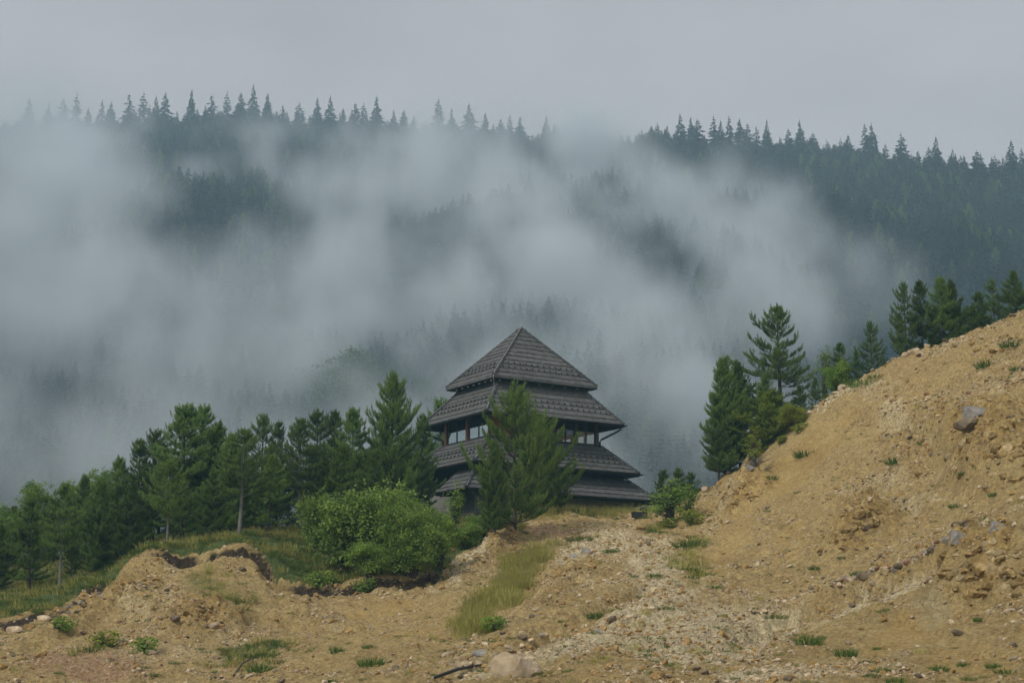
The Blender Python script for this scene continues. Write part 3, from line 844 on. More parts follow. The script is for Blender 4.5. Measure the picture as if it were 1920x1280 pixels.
tag(sp, 'thin dark spout leading from the lowest roof corner to the black trough', 'pipe')
# ------------------------------------------------------------------ plants
def frames(dirs):
    """rotation matrices whose z axis is dirs (n,3), random spin"""
    d = dirs/np.linalg.norm(dirs, axis=1)[:,None]
    r = rng.normal(size=d.shape); a = np.cross(d, r); a /= np.linalg.norm(a, axis=1)[:,None]
    b = np.cross(d, a)
    return np.stack([a, b, d], 2)
def stamp(T, F, pos, dirs, scl):
    """copies of template T (m,3) at pos, z axis along dirs"""
    Rm_ = frames(dirs)
    V = np.einsum('nij,mj->nmi', Rm_, T) * scl[:,None,None] + pos[:,None,:]
    n, m = len(pos), len(T)
    FF = (F[None] + (np.arange(n)*m)[:,None,None]).reshape(-1, F.shape[1])
    return V.reshape(-1, 3), FF
def needle_tuft(k=13, L=.26, nl=.17, w=.022):
    V, F = [], []
    for i in range(k):
        z = L*(i/(k-1))**.9; a = i*2.4; t = 1.05-.65*i/(k-1)
        d = np.array([math.cos(a)*t, math.sin(a)*t, .30+.7*i/(k-1)]); d /= np.linalg.norm(d)
        s = np.array([-math.sin(a), math.cos(a), 0])*w
        p = np.array([0,0,z]); b = len(V)
        V += [p-s, p+s, p+d*nl]; F.append((b,b+1,b+2))
    return np.array(V), np.array(F)
TUFT_V, TUFT_F = needle_tuft()

def pine_data(name, H=10.0, base=.15, spread=2.6, open_=1.0, seed=1, mat='pine', lean=.15, up=1.0, shape=.72, dens=1.0, bark='bark', fork=False):
    """young pine: whorls of upturned branches, each carrying brushes of needles. Returns meshes (trunk, branches, crown)"""
    g = random.Random(seed); rg = np.random.default_rng(seed)
    tr, br = MB(), MB()
    la = g.uniform(0, 6.3)
    def axis(z): return Vector((math.cos(la)*lean*math.sin(z/H*2.6), math.sin(la)*lean*math.sin(z/H*2.2), z))
    zs = [H*k/14 for k in range(15)]
    tr.tube([axis(z) for z in zs], [max(.02, .017*H*(1-z/H)**.9) for z in zs], 7)
    P_, D_, S_, G_ = [], [], [], []
    tops = [(axis, H)]
    z = H*base
    step = .50*open_
    phase = g.uniform(0, 6.3); side = g.uniform(.08, .22)          # the crown is fuller on one side
    while z < H-.30:
        t = (z-H*base)/(H*(1-base))           # 0 low, 1 top
        L = spread*1.35*min(1, ((1-t)/.70))**(shape+.22)*(.60+.40*min(1, t*4+.35))*g.uniform(.70,1.18) + .18
        nb = g.choice((5,5,6)) if t < .88 else 4
        a0 = g.uniform(0, 6.3)
        for k in range(nb+(2 if dens > 1.2 else 1)):
            extra = k >= nb
            a = (a0+k*2*math.pi/nb+g.uniform(-.3,.3)) if not extra else g.uniform(0, 6.3)
            l = L*g.uniform(.66, 1.15)*(1+side*math.cos(a-phase)) * (.6 if extra else 1)
            if g.random() < .13*open_ and t < .8: continue
            el = (.02+.20*t+.85*t**4)*up + g.uniform(-.12,.14)
            p = axis(z+(g.uniform(-.06,.06) if not extra else g.uniform(.1,.4))); pts_ = [p.copy()]; d = Vector((math.cos(a)*math.cos(el), math.sin(a)*math.cos(el), math.sin(el)))
            ns = max(3, int(l/.22)); sl = l/ns
            for s in range(ns):
                f = (s+1)/ns
                d = (d + Vector((g.uniform(-.09,.09), g.uniform(-.09,.09), (.015+.10*f)*up))).normalized()
                p = p + d*sl; pts_.append(p.copy())
                if f > .24:
                    sd0 = d.cross(Vector((0,0,1))).normalized()
                    for sg in ((-1,1) if g.random() < .55*dens else (g.choice((-1,1)),)):
                        dd = (d*g.uniform(.45,.85) + sd0*sg*g.uniform(.5,1.0) + Vector((0,0,g.uniform(-.05,.40)*up))).normalized()
                        ll = g.uniform(.35,1.0)*(1.12-f)*min(.95, l*.42)+.06
                        o = p - d*sl*g.random()
                        if ll > .18: br.tube([o, o+dd*ll], [.010,.006], 3, False)
                        n2 = 1+int(ll/.17)
                        for w_ in range(n2):
                            hf = (w_+.6)/n2
                            P_.append(o+dd*(ll*hf)); D_.append(dd+Vector((g.uniform(-.45,.45),g.uniform(-.45,.45),g.uniform(.15,.95)*up))); S_.append(g.uniform(.75,1.2)); G_.append(f*.55+.55*hf+g.uniform(-.55,.35))
                        P_.append(o+dd*ll); D_.append(dd+Vector((g.uniform(-.2,.2),g.uniform(-.2,.2),.8*up))); S_.append(1.15); G_.append(.55+.5*g.random())
                if f > .30 and g.random() < .7:
                    P_.append(p); D_.append(d*.6+Vector((g.uniform(-.4,.4),g.uniform(-.4,.4),.8))); S_.append(g.uniform(.75,1.05)); G_.append(f*.7)
            cd = (d*.45+Vector((0,0,1.0*up))).normalized(); nc = 3 if t > .45 else 2
            for w_ in range(nc):                                   # the year's candle at the tip
                P_.append(p+cd*.17*w_); D_.append(cd*3+Vector((g.uniform(-.3,.3),g.uniform(-.3,.3),0))); S_.append(.95-.15*w_); G_.append(.9+.1*w_)
            br.tube(pts_, [max(.006, .013*l*(1-i/len(pts_))) for i in range(len(pts_))], 4, False)
        z += step*g.uniform(.75,1.25)*(1-.30*t)
    # dead lower twigs
    for k in range(int(6*H/8)):
        z = H*base*g.uniform(.25,1.0); a = g.uniform(0,6.3); p = axis(z); l = g.uniform(.4,1.1)
        q = p+Vector((math.cos(a)*l, math.sin(a)*l, g.uniform(-.2,.15)))
        br.tube([p, (p+q)/2+Vector((0,0,.05)), q], [.016,.010,.004], 3, False)
    # leading shoot
    for k in range(12):
        zz = H-1.0+k*.085
        P_.append(axis(min(zz, H))+Vector((g.uniform(-.03,.03),g.uniform(-.03,.03),0))); D_.append(Vector((g.uniform(-.45,.45),g.uniform(-.45,.45),1))); S_.append(.75); G_.append(.9)
    P_.append(axis(H-.12)); D_.append(Vector((0,0,1))); S_.append(.8); G_.append(1)
    V, F = stamp(TUFT_V, TUFT_F, np.array(P_), np.array([tuple(d) for d in D_]), np.array(S_))
    crown = np_mesh('crown', V, F, M[mat])
    set_attr(crown, 'growth', np.clip(np.repeat(np.array(G_), len(TUFT_V)), 0, 1.2))
    def mk(mb, nm):
        me = bpy.data.meshes.new(nm); me.from_pydata(mb.v, [], mb.f); me.materials.append(M[bark]); me.update(); return me
    return {'H': H, 'trunk': mk(tr, 'trunk'), 'branches': mk(br, 'branches'), 'crown': crown}

LEAF_V = np.array([[0,0,0],[.45,.30,.10],[0,1,-.05],[-.45,.30,.10]]); LEAF_F = np.array([[0,1,2],[0,2,3]])
def leaf_cloud(name, lobes, n_clump, per, leaf=.13, clump=.30, mat='leaf', seed=1, stem_r=.03, H=3.0, drop=.15, bark='bark'):
    """broadleaf shrub or tree: leaves sit in clumps at the ends of real twigs. lobes: (x,y,z, rx,ry,rz)"""
    rg = np.random.default_rng(seed); g = random.Random(seed)
    lob = np.array(lobes, float)
    vol = (lob[:,3]*lob[:,4]*lob[:,5])**.67; pr = vol/vol.sum()
    idx = rg.choice(len(lob), n_clump, p=pr)
    d = rg.normal(size=(n_clump,3)); d /= np.linalg.norm(d, axis=1)[:,None]; 
    rad = rg.uniform(.30, 1.0, n_clump)**.5; rad = np.where(rg.random(n_clump) < .16, rg.uniform(1.05, 1.38, n_clump), rad)
    c = lob[idx,:3] + d*rad[:,None]*lob[idx,3:]
    c = c[c[:,2] > drop]; n = len(c)
    size = rg.uniform(.6, 1.35, n)
    off = rg.normal(size=(n, per, 3))*np.array([1,1,.55])*clump*.55*size[:,None,None]
    pos = (c[:,None,:]+off).reshape(-1,3)
    pos[:,2] -= (off[:,:,0]**2+off[:,:,1]**2).reshape(-1)*.5
    out = pos-lob[:,:3].mean(0); out[:,2] *= .6
    dirs = out/np.linalg.norm(out,axis=1)[:,None]*.7 + rg.normal(size=pos.shape)*.75; dirs[:,2] -= .25
    # leaf length runs along its y; put the leaf normal mostly up
    nrm = rg.normal(size=pos.shape)*.55; nrm[:,2] += 1
    y = dirs/np.linalg.norm(dirs,axis=1)[:,None]
    x = np.cross(y, nrm); x /= np.linalg.norm(x,axis=1)[:,None]; zz = np.cross(x, y)
    Rm_ = np.stack([x,y,zz],2); s = leaf*rg.uniform(.65,1.3,len(pos))
    V = np.einsum('nij,mj->nmi', Rm_, LEAF_V)*s[:,None,None]+pos[:,None,:]
    F = (LEAF_F[None]+(np.arange(len(pos))*4)[:,None,None]).reshape(-1,3)
    crown = np_mesh('crown', V.reshape(-1,3), F, M[mat])
    gw = np.clip(rad[:len(c)]*0+rg.uniform(-.2,.9,len(c)), 0, 1); gv = np.repeat(gw, per)+rg.uniform(-.15,.15,len(pos))
    set_attr(crown, 'growth', np.repeat(gv, 4))
    br = MB()
    for q in c[rg.permutation(n)[:min(n,110)]]:
        q = Vector(q); b0 = Vector((g.uniform(-.15,.15)*H*.3, g.uniform(-.15,.15)*H*.3, 0)); mid = Vector((q.x*.35, q.y*.35, q.z*.55+.1))
        br.tube([b0, mid, q], [stem_r, stem_r*.55, .006], 4, False)
    H = float(V[:,:,2].max())
    bm = bpy.data.meshes.new('branches'); bm.from_pydata(br.v, [], br.f); bm.materials.append(M[bark]); bm.update()
    tr = MB(); tr.tube([(0,0,-.3),(.03*H,0,H*.3),(0,.03*H,H*.62)], [stem_r*2.2, stem_r*1.7, stem_r], 7)
    tm = bpy.data.meshes.new('trunk'); tm.from_pydata(tr.v, [], tr.f); tm.materials.append(M[bark]); tm.update()
    return {'H': H, 'trunk': tm, 'branches': bm, 'crown': crown}

def plant(name, data, loc, h, label, cat, group=None, rz=0, wide=1.0, mat=None, trunk_name='trunk', sink=.1):
    e = empty(name, (loc[0], loc[1], loc[2]-sink), rz)
    s = h/data['H']; e.scale = (s*wide, s*wide, s)
    for k in ('trunk','branches','crown'):
        if data.get(k) is None: continue
        o = link_mesh(trunk_name if k == 'trunk' else ('foliage' if name.endswith('bush') and k == 'crown' else k), data[k], e)
        if k == 'crown' and mat:
            o.material_slots[0].link = 'OBJECT'; o.material_slots[0].material = M[mat]
    tag(e, label, cat, group)
    return e

PINES = {
 'full1': pine_data('p', 10, .10, 2.2, 1.0, 3, dens=1.2),
 'full2': pine_data('p', 10, .14, 2.0, 1.1, 8, dens=1.1, lean=.25),
 'broad': pine_data('p', 10, .12, 2.7, 1.0, 14, dens=1.35, shape=.66),
 'slim':  pine_data('p', 10, .18, 1.35, 1.15, 21, dens=1.0),
 'open':  pine_data('p', 10, .16, 2.3, 1.6, 33, dens=.9, up=1.15),
 'high':  pine_data('p', 10, .38, 2.2, 1.2, 41, dens=1.1, bark='bark_grey', shape=.7),
 'dense': pine_data('p', 10, .05, 2.3, .85, 55, dens=1.5, shape=.55, lean=.3),
 'young': pine_data('p', 5, .06, 1.15, 1.0, 61, dens=1.0),
 'wide':  pine_data('p', 8, .05, 3.1, 1.2, 71, dens=1.15, shape=.60, lean=.45, up=1.0),
}
rngb = np.random.default_rng(5)
def lobes(n, rx, rz, zc, seed, flat=1.0):
    g = random.Random(seed); L = [(0,0,zc, rx*.55, rx*.55, rz*.62)]
    for k in range(n):
        a = g.uniform(0,6.3); r = g.uniform(.40,.85)*rx
        L.append((math.cos(a)*r, math.sin(a)*r, zc+g.uniform(-.55,.65)*rz, rx*g.uniform(.22,.42), rx*g.uniform(.22,.42), rz*g.uniform(.22,.42)*flat))
    return L
BUSH = {
 'round': leaf_cloud('b', lobes(13, 2.3, 1.7, 1.9, 4), 520, 38, .115, .40, 'leaf', 4, .035, 4.0),
 'round2': leaf_cloud('b', lobes(12, 2.0, 1.8, 1.9, 9), 460, 38, .11, .38, 'leaf', 9, .035, 4.0),
 'lime': leaf_cloud('b', lobes(10, 1.7, 1.6, 1.7, 15), 380, 32, .105, .34, 'leaf_lime', 15, .03, 3.6),
 'sapling': leaf_cloud('b', [(0,0,2.2,.55,.55,1.2),(.3,.1,3.1,.35,.35,.6),(-.3,.2,1.5,.5,.4,.5),(.2,-.3,3.7,.2,.2,.35)], 80, 16, .12, .25, 'leaf_lime', 19, .02, 4.2, drop=.6),
 'tree': leaf_cloud('b', [(0,0,5.8,1.9,1.9,2.6),(1.2,.3,5,1.3,1.2,1.3),(-1.3,.2,6.3,1.1,1.1,1.3),(.3,1.2,7.6,1.1,1.0,1.1),(0,-1.2,4.6,1.2,1.2,1.2),(.6,-.6,8.2,.7,.7,.8)], 420, 26, .17, .50, 'leaf_lime', 23, .05, 9.0, drop=2.2),
 'thin': leaf_cloud('b', [(0,0,3.2,.5,.5,2.4),(.6,.1,4.6,.45,.4,.7),(-.6,.2,3.6,.5,.4,.6),(.2,-.3,5.6,.35,.3,.6),(-.3,0,5.0,.3,.3,.4)], 90, 14, .13, .26, 'leaf', 29, .02, 6.2, drop=1.0),
}

# pines of the left wood: (u of the trunk, v of the tip, distance, kind, tint, turn, width, label)
LEFT = [
 (124,905,79,'high',None,.3,.85,'pine with a bare pale trunk beside the left meadow, its foot at the turf edge'),
 (143,960,81,'slim',None,1.3,.8,'thin short pine just behind the bare pale trunk at the left turf edge'),
 (68,930,84,'full2',None,2.3,1.0,'dark pine rising from the left meadow, second trunk from the picture edge'),
 (8,985,86,'full1',None,4.1,1.0,'lower dark pine cut by the left edge of the picture'),
 (160,893,92,'full1',None,.9,.9,'dark pine whose tip shows against a lime green crown at the far left'),
 (108,935,94,'full2',None,5.2,1.0,'broad dark pine between the two lime green crowns at the far left'),
 (225,860,94,'full1',None,2.0,1.05,'dark pine left of the earth knob, where the wood starts to step up'),
 (192,905,88,'dense',None,4.0,.85,'dense low pine in the darkest part of the wood beside the bank'),
 (257,820,95,'slim',None,5.5,1.25,'slim pine with a clear spire, above the earth knob of the bank'),
 (290,804,97,'open',None,1.0,1.1,'loosely branched pine just right of the slim spire above the earth knob'),
 (250,905,86,'full1',None,3.2,.95,'dark pine directly behind the earth knob of the bank'),
 (318,862,82,'high','pine_light',2.8,.85,'small light green pine with bare lower trunk standing on the turf bank'),
 (344,757,92,'full2',None,.5,1.25,'tallest broad pine of the left wood, left one of its two high tips'),
 (377,757,95,'slim',None,3.9,1.3,'slender tall pine, right one of the two high tips of the left wood'),
 (403,795,93,'full1','pine_light',5.0,1.1,'full pine just right of the twin high tips'),
 (436,818,90,'dense',None,1.9,.9,'dense pine with low tip behind the trunk on the bump of the bank'),
 (452,804,82,'high',None,4.4,1.1,'round topped pine with bare twiggy trunk on the highest bump of the bank'),
 (493,774,96,'open',None,.2,.8,'pine with a clear cross shaped leader right of the round topped pine'),
 (521,788,98,'slim',None,2.6,1.1,'slim spire directly right of the cross shaped leader'),
 (345,890,88,'full2',None,1.5,.9,'middle sized dark pine behind the small light green one'),
 (400,880,87,'full1',None,3.5,.9,'middle sized dark pine between the two bare trunks on the turf bank'),
 (505,850,90,'full2','pine_light',4.9,1.1,'dark pine filling the gap right of the bump of the bank'),
 (565,785,92,'high',None,.8,1.0,'tall pine with a dark bare trunk left of the big green bushes'),
 (590,767,97,'open',None,2.2,1.0,'open topped pine behind the tall bare trunk left of the bushes'),
 (623,767,99,'slim',None,4.7,1.2,'slim spire halfway between the bare trunk and the tall broad pine'),
 (640,835,92,'full1','pine_light',5.9,1.15,'lower dark pine above the left half of the bushes'),
 (665,764,95,'full2',None,1.2,.95,'pointed pine directly left of the tall broad pine beside the tower'),
 (736,706,96,'broad',None,3.0,.66,'tallest broad pine of the wood, next to the left eaves of the tower'),
 (700,850,90,'dense',None,3.7,.85,'dense dark pine under the left side of the tall broad pine'),
 (790,774,98,'slim',None,5.4,1.0,'narrow dark pine overlapping the left corner of the second roof'),
 (825,745,125,'slim',None,.1,1.2,'thin faint pine standing behind the left side of the tower'),
 (770,880,88,'dense','pine',2.4,.7,'low dark pine between the bushes and the lowest roofs'),
]
for u, vt, Y, k, mt_, rz, wd, lab in LEFT:
    p = at(u, 900, Y); z0 = gnd(p.x, Y); top = at(u, vt, Y).z
    plant('pine_tree', PINES[k], (p.x, Y, z0), top-z0, lab, 'tree', 'pines of the wood left of the tower', rz, wd*(.86 if k == 'slim' else 1.14), mt_)
# a second rank of trunks deep in the wood keeps it dark
DEEP = [(30,950,100),(90,960,104),(215,935,104),(300,880,106),(360,860,106),(420,880,104),(470,870,106),(540,860,105),(600,850,107),(655,850,106),(715,830,106),(760,850,104),(150,960,101),(265,930,103)]
for i, (u, vt, Y) in enumerate(DEEP):
    p = at(u, 900, Y); z0 = gnd(p.x, Y); top = at(u, vt, Y).z
    plant('pine_tree', PINES[('full1','full2','dense')[i % 3]], (p.x, Y, z0), top-z0, 'dark pine deep inside the left wood, mostly hidden by the pines before it', 'tree', 'pines deep inside the left wood', i*1.7, 1.5)

# right of the tower and on the crest of the right hill
RIGHT = [
 (1357,677,97.5,'dense',None,.4,.78,905,'dense dark pine at the lower end of the right slope, left of its pair'),
 (1387,682,98.5,'full1',None,2.2,.85,890,'dense dark pine close behind the lowest one on the right slope'),
 (1345,760,97,'full2',None,4.2,.8,908,'short dark pine leaning out at the very foot of the right hill crest'),
 (1468,570,99,'open',None,5.1,1.0,850,'tallest pine of the right crest, open upturned branches and clear leader'),
 (1438,700,97,'full1',None,1.1,.8,850,'dark pine filling the foot of the tallest pine on the right crest'),
 (1502,720,97.5,'full2',None,3.1,.9,800,'dark pine right under the tall open pine on the crest'),
 (1450,735,95.8,'young','pine_yellow',.5,1.45,845,'light green young pine in front of the tallest one on the crest'),
 (1477,755,95.6,'young','pine_yellow',2.5,1.45,830,'yellow green young pine beside the yellow bush on the crest'),
 (1418,800,95.8,'young','pine_yellow',3.9,1.45,872,'small yellowish pine low on the right crest'),
 (1530,705,96.5,'full2',None,4.4,.8,775,'short pine filling the crest right of the tall open pine'),
 (1552,735,95.5,'young','pine_yellow',1.2,1.45,760,'small light pine at the rim between the tall open pine and the skyline boulder'),
 (1582,640,97,'slim',None,1.9,1.1,735,'narrow dark spire behind the light green sapling on the crest'),
 (1640,600,96,'open',None,.9,.72,700,'pine with thin see-through crown standing alone on the right crest'),
 (1612,655,95.5,'full2',None,2.7,.8,715,'low dark pine left of the thin see-through pine'),
 (1664,668,95,'full1',None,5.7,.7,695,'low dark pine in the hollow right of the thin see-through pine'),
 (1708,526,94,'open',None,4.4,.62,668,'left pine of the close group on the upper crest, ragged side branches'),
 (1740,524,95,'slim',None,1.4,.9,660,'slim middle pine of the close group on the upper crest'),
 (1778,519,94.5,'full2',None,3.3,.8,648,'bright full pine, right half of the close group on the upper crest'),
 (1800,528,95.5,'full1',None,.6,.75,640,'pine leaning against the bright full one on the upper crest'),
 (1700,600,93.5,'full2',None,2.0,.7,672,'lower skirt pine at the left foot of the close group'),
 (1849,545,93,'slim',None,4.0,1.1,620,'small slim pine left of the last sparse pine by the picture edge'),
 (1878,520,92.5,'open',None,5.0,.7,608,'sparse pine near the right edge of the picture'),
 (1920,508,92,'full1',None,.3,.9,590,'pine cut by the right edge of the picture'),
 (1835,575,94,'young',None,1.0,1.0,625,'low young pine in the gap on the upper crest'),
 (1241,882,100,'young',None,2.1,1.0,965,'young dark pine at the left of the shrub right of the tower'),
 (1268,878,101,'young',None,3.1,.9,965,'young dark pine rising behind the middle of the shrub right of the tower'),
 (1292,885,101.5,'young',None,4.1,1.0,960,'young dark pine at the right of the shrub right of the tower'),
]
for u, vt, Y, k, mt_, rz, wd, vb, lab in RIGHT:
    p = at(u, 800, Y); z0 = gnd(p.x, Y); top = at(u, vt, Y).z
    plant('pine_tree', PINES[k], (p.x, Y, z0), top-z0, lab, 'tree', 'pines along the crest of the right hill' if u > 1300 else 'young pines right of the tower', rz, wd*1.22, mt_)

def on_land(u, v): return land(u, v)
# the pines in front of the tower
p = land(966, 990)
e = plant('pine_tree', PINES['wide'], p, at(990, 724, p.y).z-p.z, 'big ragged green pine in front of the tower, hiding half of its roofs', 'tree', None, .3, .80, 'pine_light')
e.rotation_euler = (0, R(3), .3)
q = land(1000, 962)
e = plant('pine_tree', PINES['broad'], (at(1022,900,q.y).x, q.y-.3, q.z-.6), at(1050, 775, q.y).z-q.z+.6, 'lower pine leaning right, branches reaching past the tower windows', 'tree', None, 2.1, 1.12, 'pine_light')
e.rotation_euler = (0, R(7), 2.1)
p2 = land(928, 1000)
plant('pine_tree', PINES['dense'], p2, at(925, 832, p2.y).z-p2.z, 'smaller dark pine before the left corner of the tower', 'tree', None, 4.2, .75, 'pine')

# broadleaf bushes and saplings: (u, v foot, v top, kind, material, width, label, category)
BUSHES = [
 (640,1068,905,'round','leaf',.85,'dark green broadleaf bush at the left of the big bush group on the bank','bush'),
 (715,1074,888,'round2','leaf',1.0,'tallest green bush of the group on the bank left of the tower','bush'),
 (775,1072,920,'round','leaf',.68,'full green bush right of the tallest one, in front of the lowest roof','bush'),
 (775,1085,960,'lime','leaf_lime',.95,'bright yellow green bush in the middle foreground of the bush group','bush'),
 (825,1068,945,'lime','leaf_lime',.6,'bright green bush at the right end of the group on the bank','bush'),
 (690,1092,1000,'round2','leaf',1.1,'low green bush spilling over the turf edge under the tallest bush','bush'),
 (905,1015,950,'lime','leaf_lime',1.4,'low shrub under the pine in front of the tower','bush'),
 (870,1030,975,'lime','leaf',1.5,'low green shrub between the bush group and the pine before the tower','bush'),
 (850,1020,895,'sapling','leaf_lime',1.0,'thin light green sapling in front of the plaster wall','tree'),
 (1256,984,893,'sapling','leaf_lime',2.5,'light green shrub on the gravel right of the tower','bush'),
 (1290,978,905,'sapling','leaf_lime',1.9,'thin yellow green sapling right of the light green shrub by the tower','tree'),
 (1490,808,752,'round','leaf_yellow',1.15,'round yellow bush on the crest of the right hill','bush'),
 (1466,835,810,'lime','leaf_yellow',1.0,'tiny yellow bush just below the round yellow one','bush'),
 (1415,868,800,'sapling','leaf_yellow',1.3,'thin yellowish sapling between dark pines on the right crest','tree'),
]
for u, v, vt, k, mt_, wd, lab, cat in BUSHES:
    p = land(u, v); top = at(u, vt, p.y).z
    plant('bush' if cat == 'bush' else 'sapling', BUSH[k], p, max(.5, top-p.z), lab, cat, None, u*.37, wd, mt_)
for u, Y, vt, k, mt_, wd, lab in [
 (1575,96,668,'lime','leaf_lime',.75,'light green broadleaf tree behind the boulder on the right crest'),
 (1552,97,645,'thin','leaf',1.0,'thin tree with sparse round leaf tufts left of the light green one on the crest'),
 (75,100,893,'tree','leaf_lime',1.0,'lime green broadleaf tree at the far left behind dark pines'),
 (140,103,893,'tree','leaf_lime',.9,'second lime green broadleaf tree, right of the first at the far left'),
 (5,96,935,'tree','leaf_lime',1.0,'light green broadleaf crown at the left edge of the picture'),
 (195,104,868,'tree','leaf_lime',.8,'lime green crown peeping between pines left of the earth knob')]:
    p = at(u, 850, Y); z0 = gnd(p.x, Y); top = at(u, vt, Y).z
    plant('broadleaf_tree', BUSH[k], (p.x, Y, z0), top-z0, lab, 'tree', None, u*.3, wd, mt_)
# pale trees half lost in the mist beyond
for u, Y, vt, wd, lab in [(85,240,808,1.5,'pale misty broadleaf tree low on the left mountainside'),(30,250,815,1.2,'pale misty tree at the picture edge low on the mountainside'),
    (648,330,648,1.5,'pale green tree dissolving in fog above the tall broad pine'),(600,250,735,1.3,'faint tree in the mist above the middle of the left wood'),(130,235,850,1.2,'faint misty tree just above the lime green crowns')]:
    p = at(u, 700, Y); z0 = gz(p.x, Y); top = at(u, vt, Y).z
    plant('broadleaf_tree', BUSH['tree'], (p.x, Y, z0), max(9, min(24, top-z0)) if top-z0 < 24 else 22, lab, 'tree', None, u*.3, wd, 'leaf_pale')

# ------------------------------------------------------------------ spruces of the mountain
def spruce_data(seed, H=16.0, r=2.4, droop=.35, n=19, top=0.0):
    g = random.Random(seed)
    P_, D_, S_ = [], [], []
    F_ = np.array([[0,1,2],[0,2,3]])
    V, F = [], []
    for i in range(n):
        t = i/(n-1); z = H*(.10+.88*t); L = r*1.15*(1-t)**.85*g.uniform(.72,1.2)+.10
        nb = 9 if t < .7 else 6
        a0 = g.uniform(0,6.3)
        for k in range(nb):
            if g.random() < .16: continue
            a = a0+k*6.283/nb+g.uniform(-.3,.3); l = L*g.uniform(.55,1.25)
            c, s = math.cos(a), math.sin(a); w_ = l*.20+.08
            dz = -l*droop*(1-.6*t)
            b = len(V)
            V += [(0,0,z+.35), (c*l*.55-s*w_, s*l*.55+c*w_, z+dz*.5-.22), (c*l, s*l, z+dz+.10), (c*l*.55+s*w_, s*l*.55-c*w_, z+dz*.5-.22), (c*l*.5, s*l*.5, z+dz*.4+.28)]
            F += [(b,b+1,b+4),(b+1,b+2,b+4),(b+2,b+3,b+4),(b+3,b,b+4)]
    b = len(V); V += [(-.05,0,H*.95),(.05,0,H*.95),(0,0,H*1.01),(0,-.05,H*.95),(0,.05,H*.95)]; F += [(b,b+1,b+2),(b+3,b+4,b+2)]
    crown = np_mesh('crown', V, F, M['spruce'])
    tr = MB(); tr.tube([(0,0,-.5),(0,0,H*.95)], [.22,.03], 6)
    tm = bpy.data.meshes.new('trunk'); tm.from_pydata(tr.v, [], tr.f); tm.materials.append(M['bark']); tm.update()
    return {'H': H, 'trunk': tm, 'branches': None, 'crown': crown}
SPR = [spruce_data(1, r=3.9, n=20), spruce_data(2, r=3.1, n=24), spruce_data(3, r=4.6, droop=.25, n=18), spruce_data(4, r=3.4, n=16, droop=.15), spruce_data(5, r=4.2, n=22)]
def ridge_at(u):
    """ground distance of the ridge seen at u"""
    return float(np.interp(u, [-1500, 900, 1920, 3600], [650, 640, 520, 520]) + 14*math.sin(u*.013))
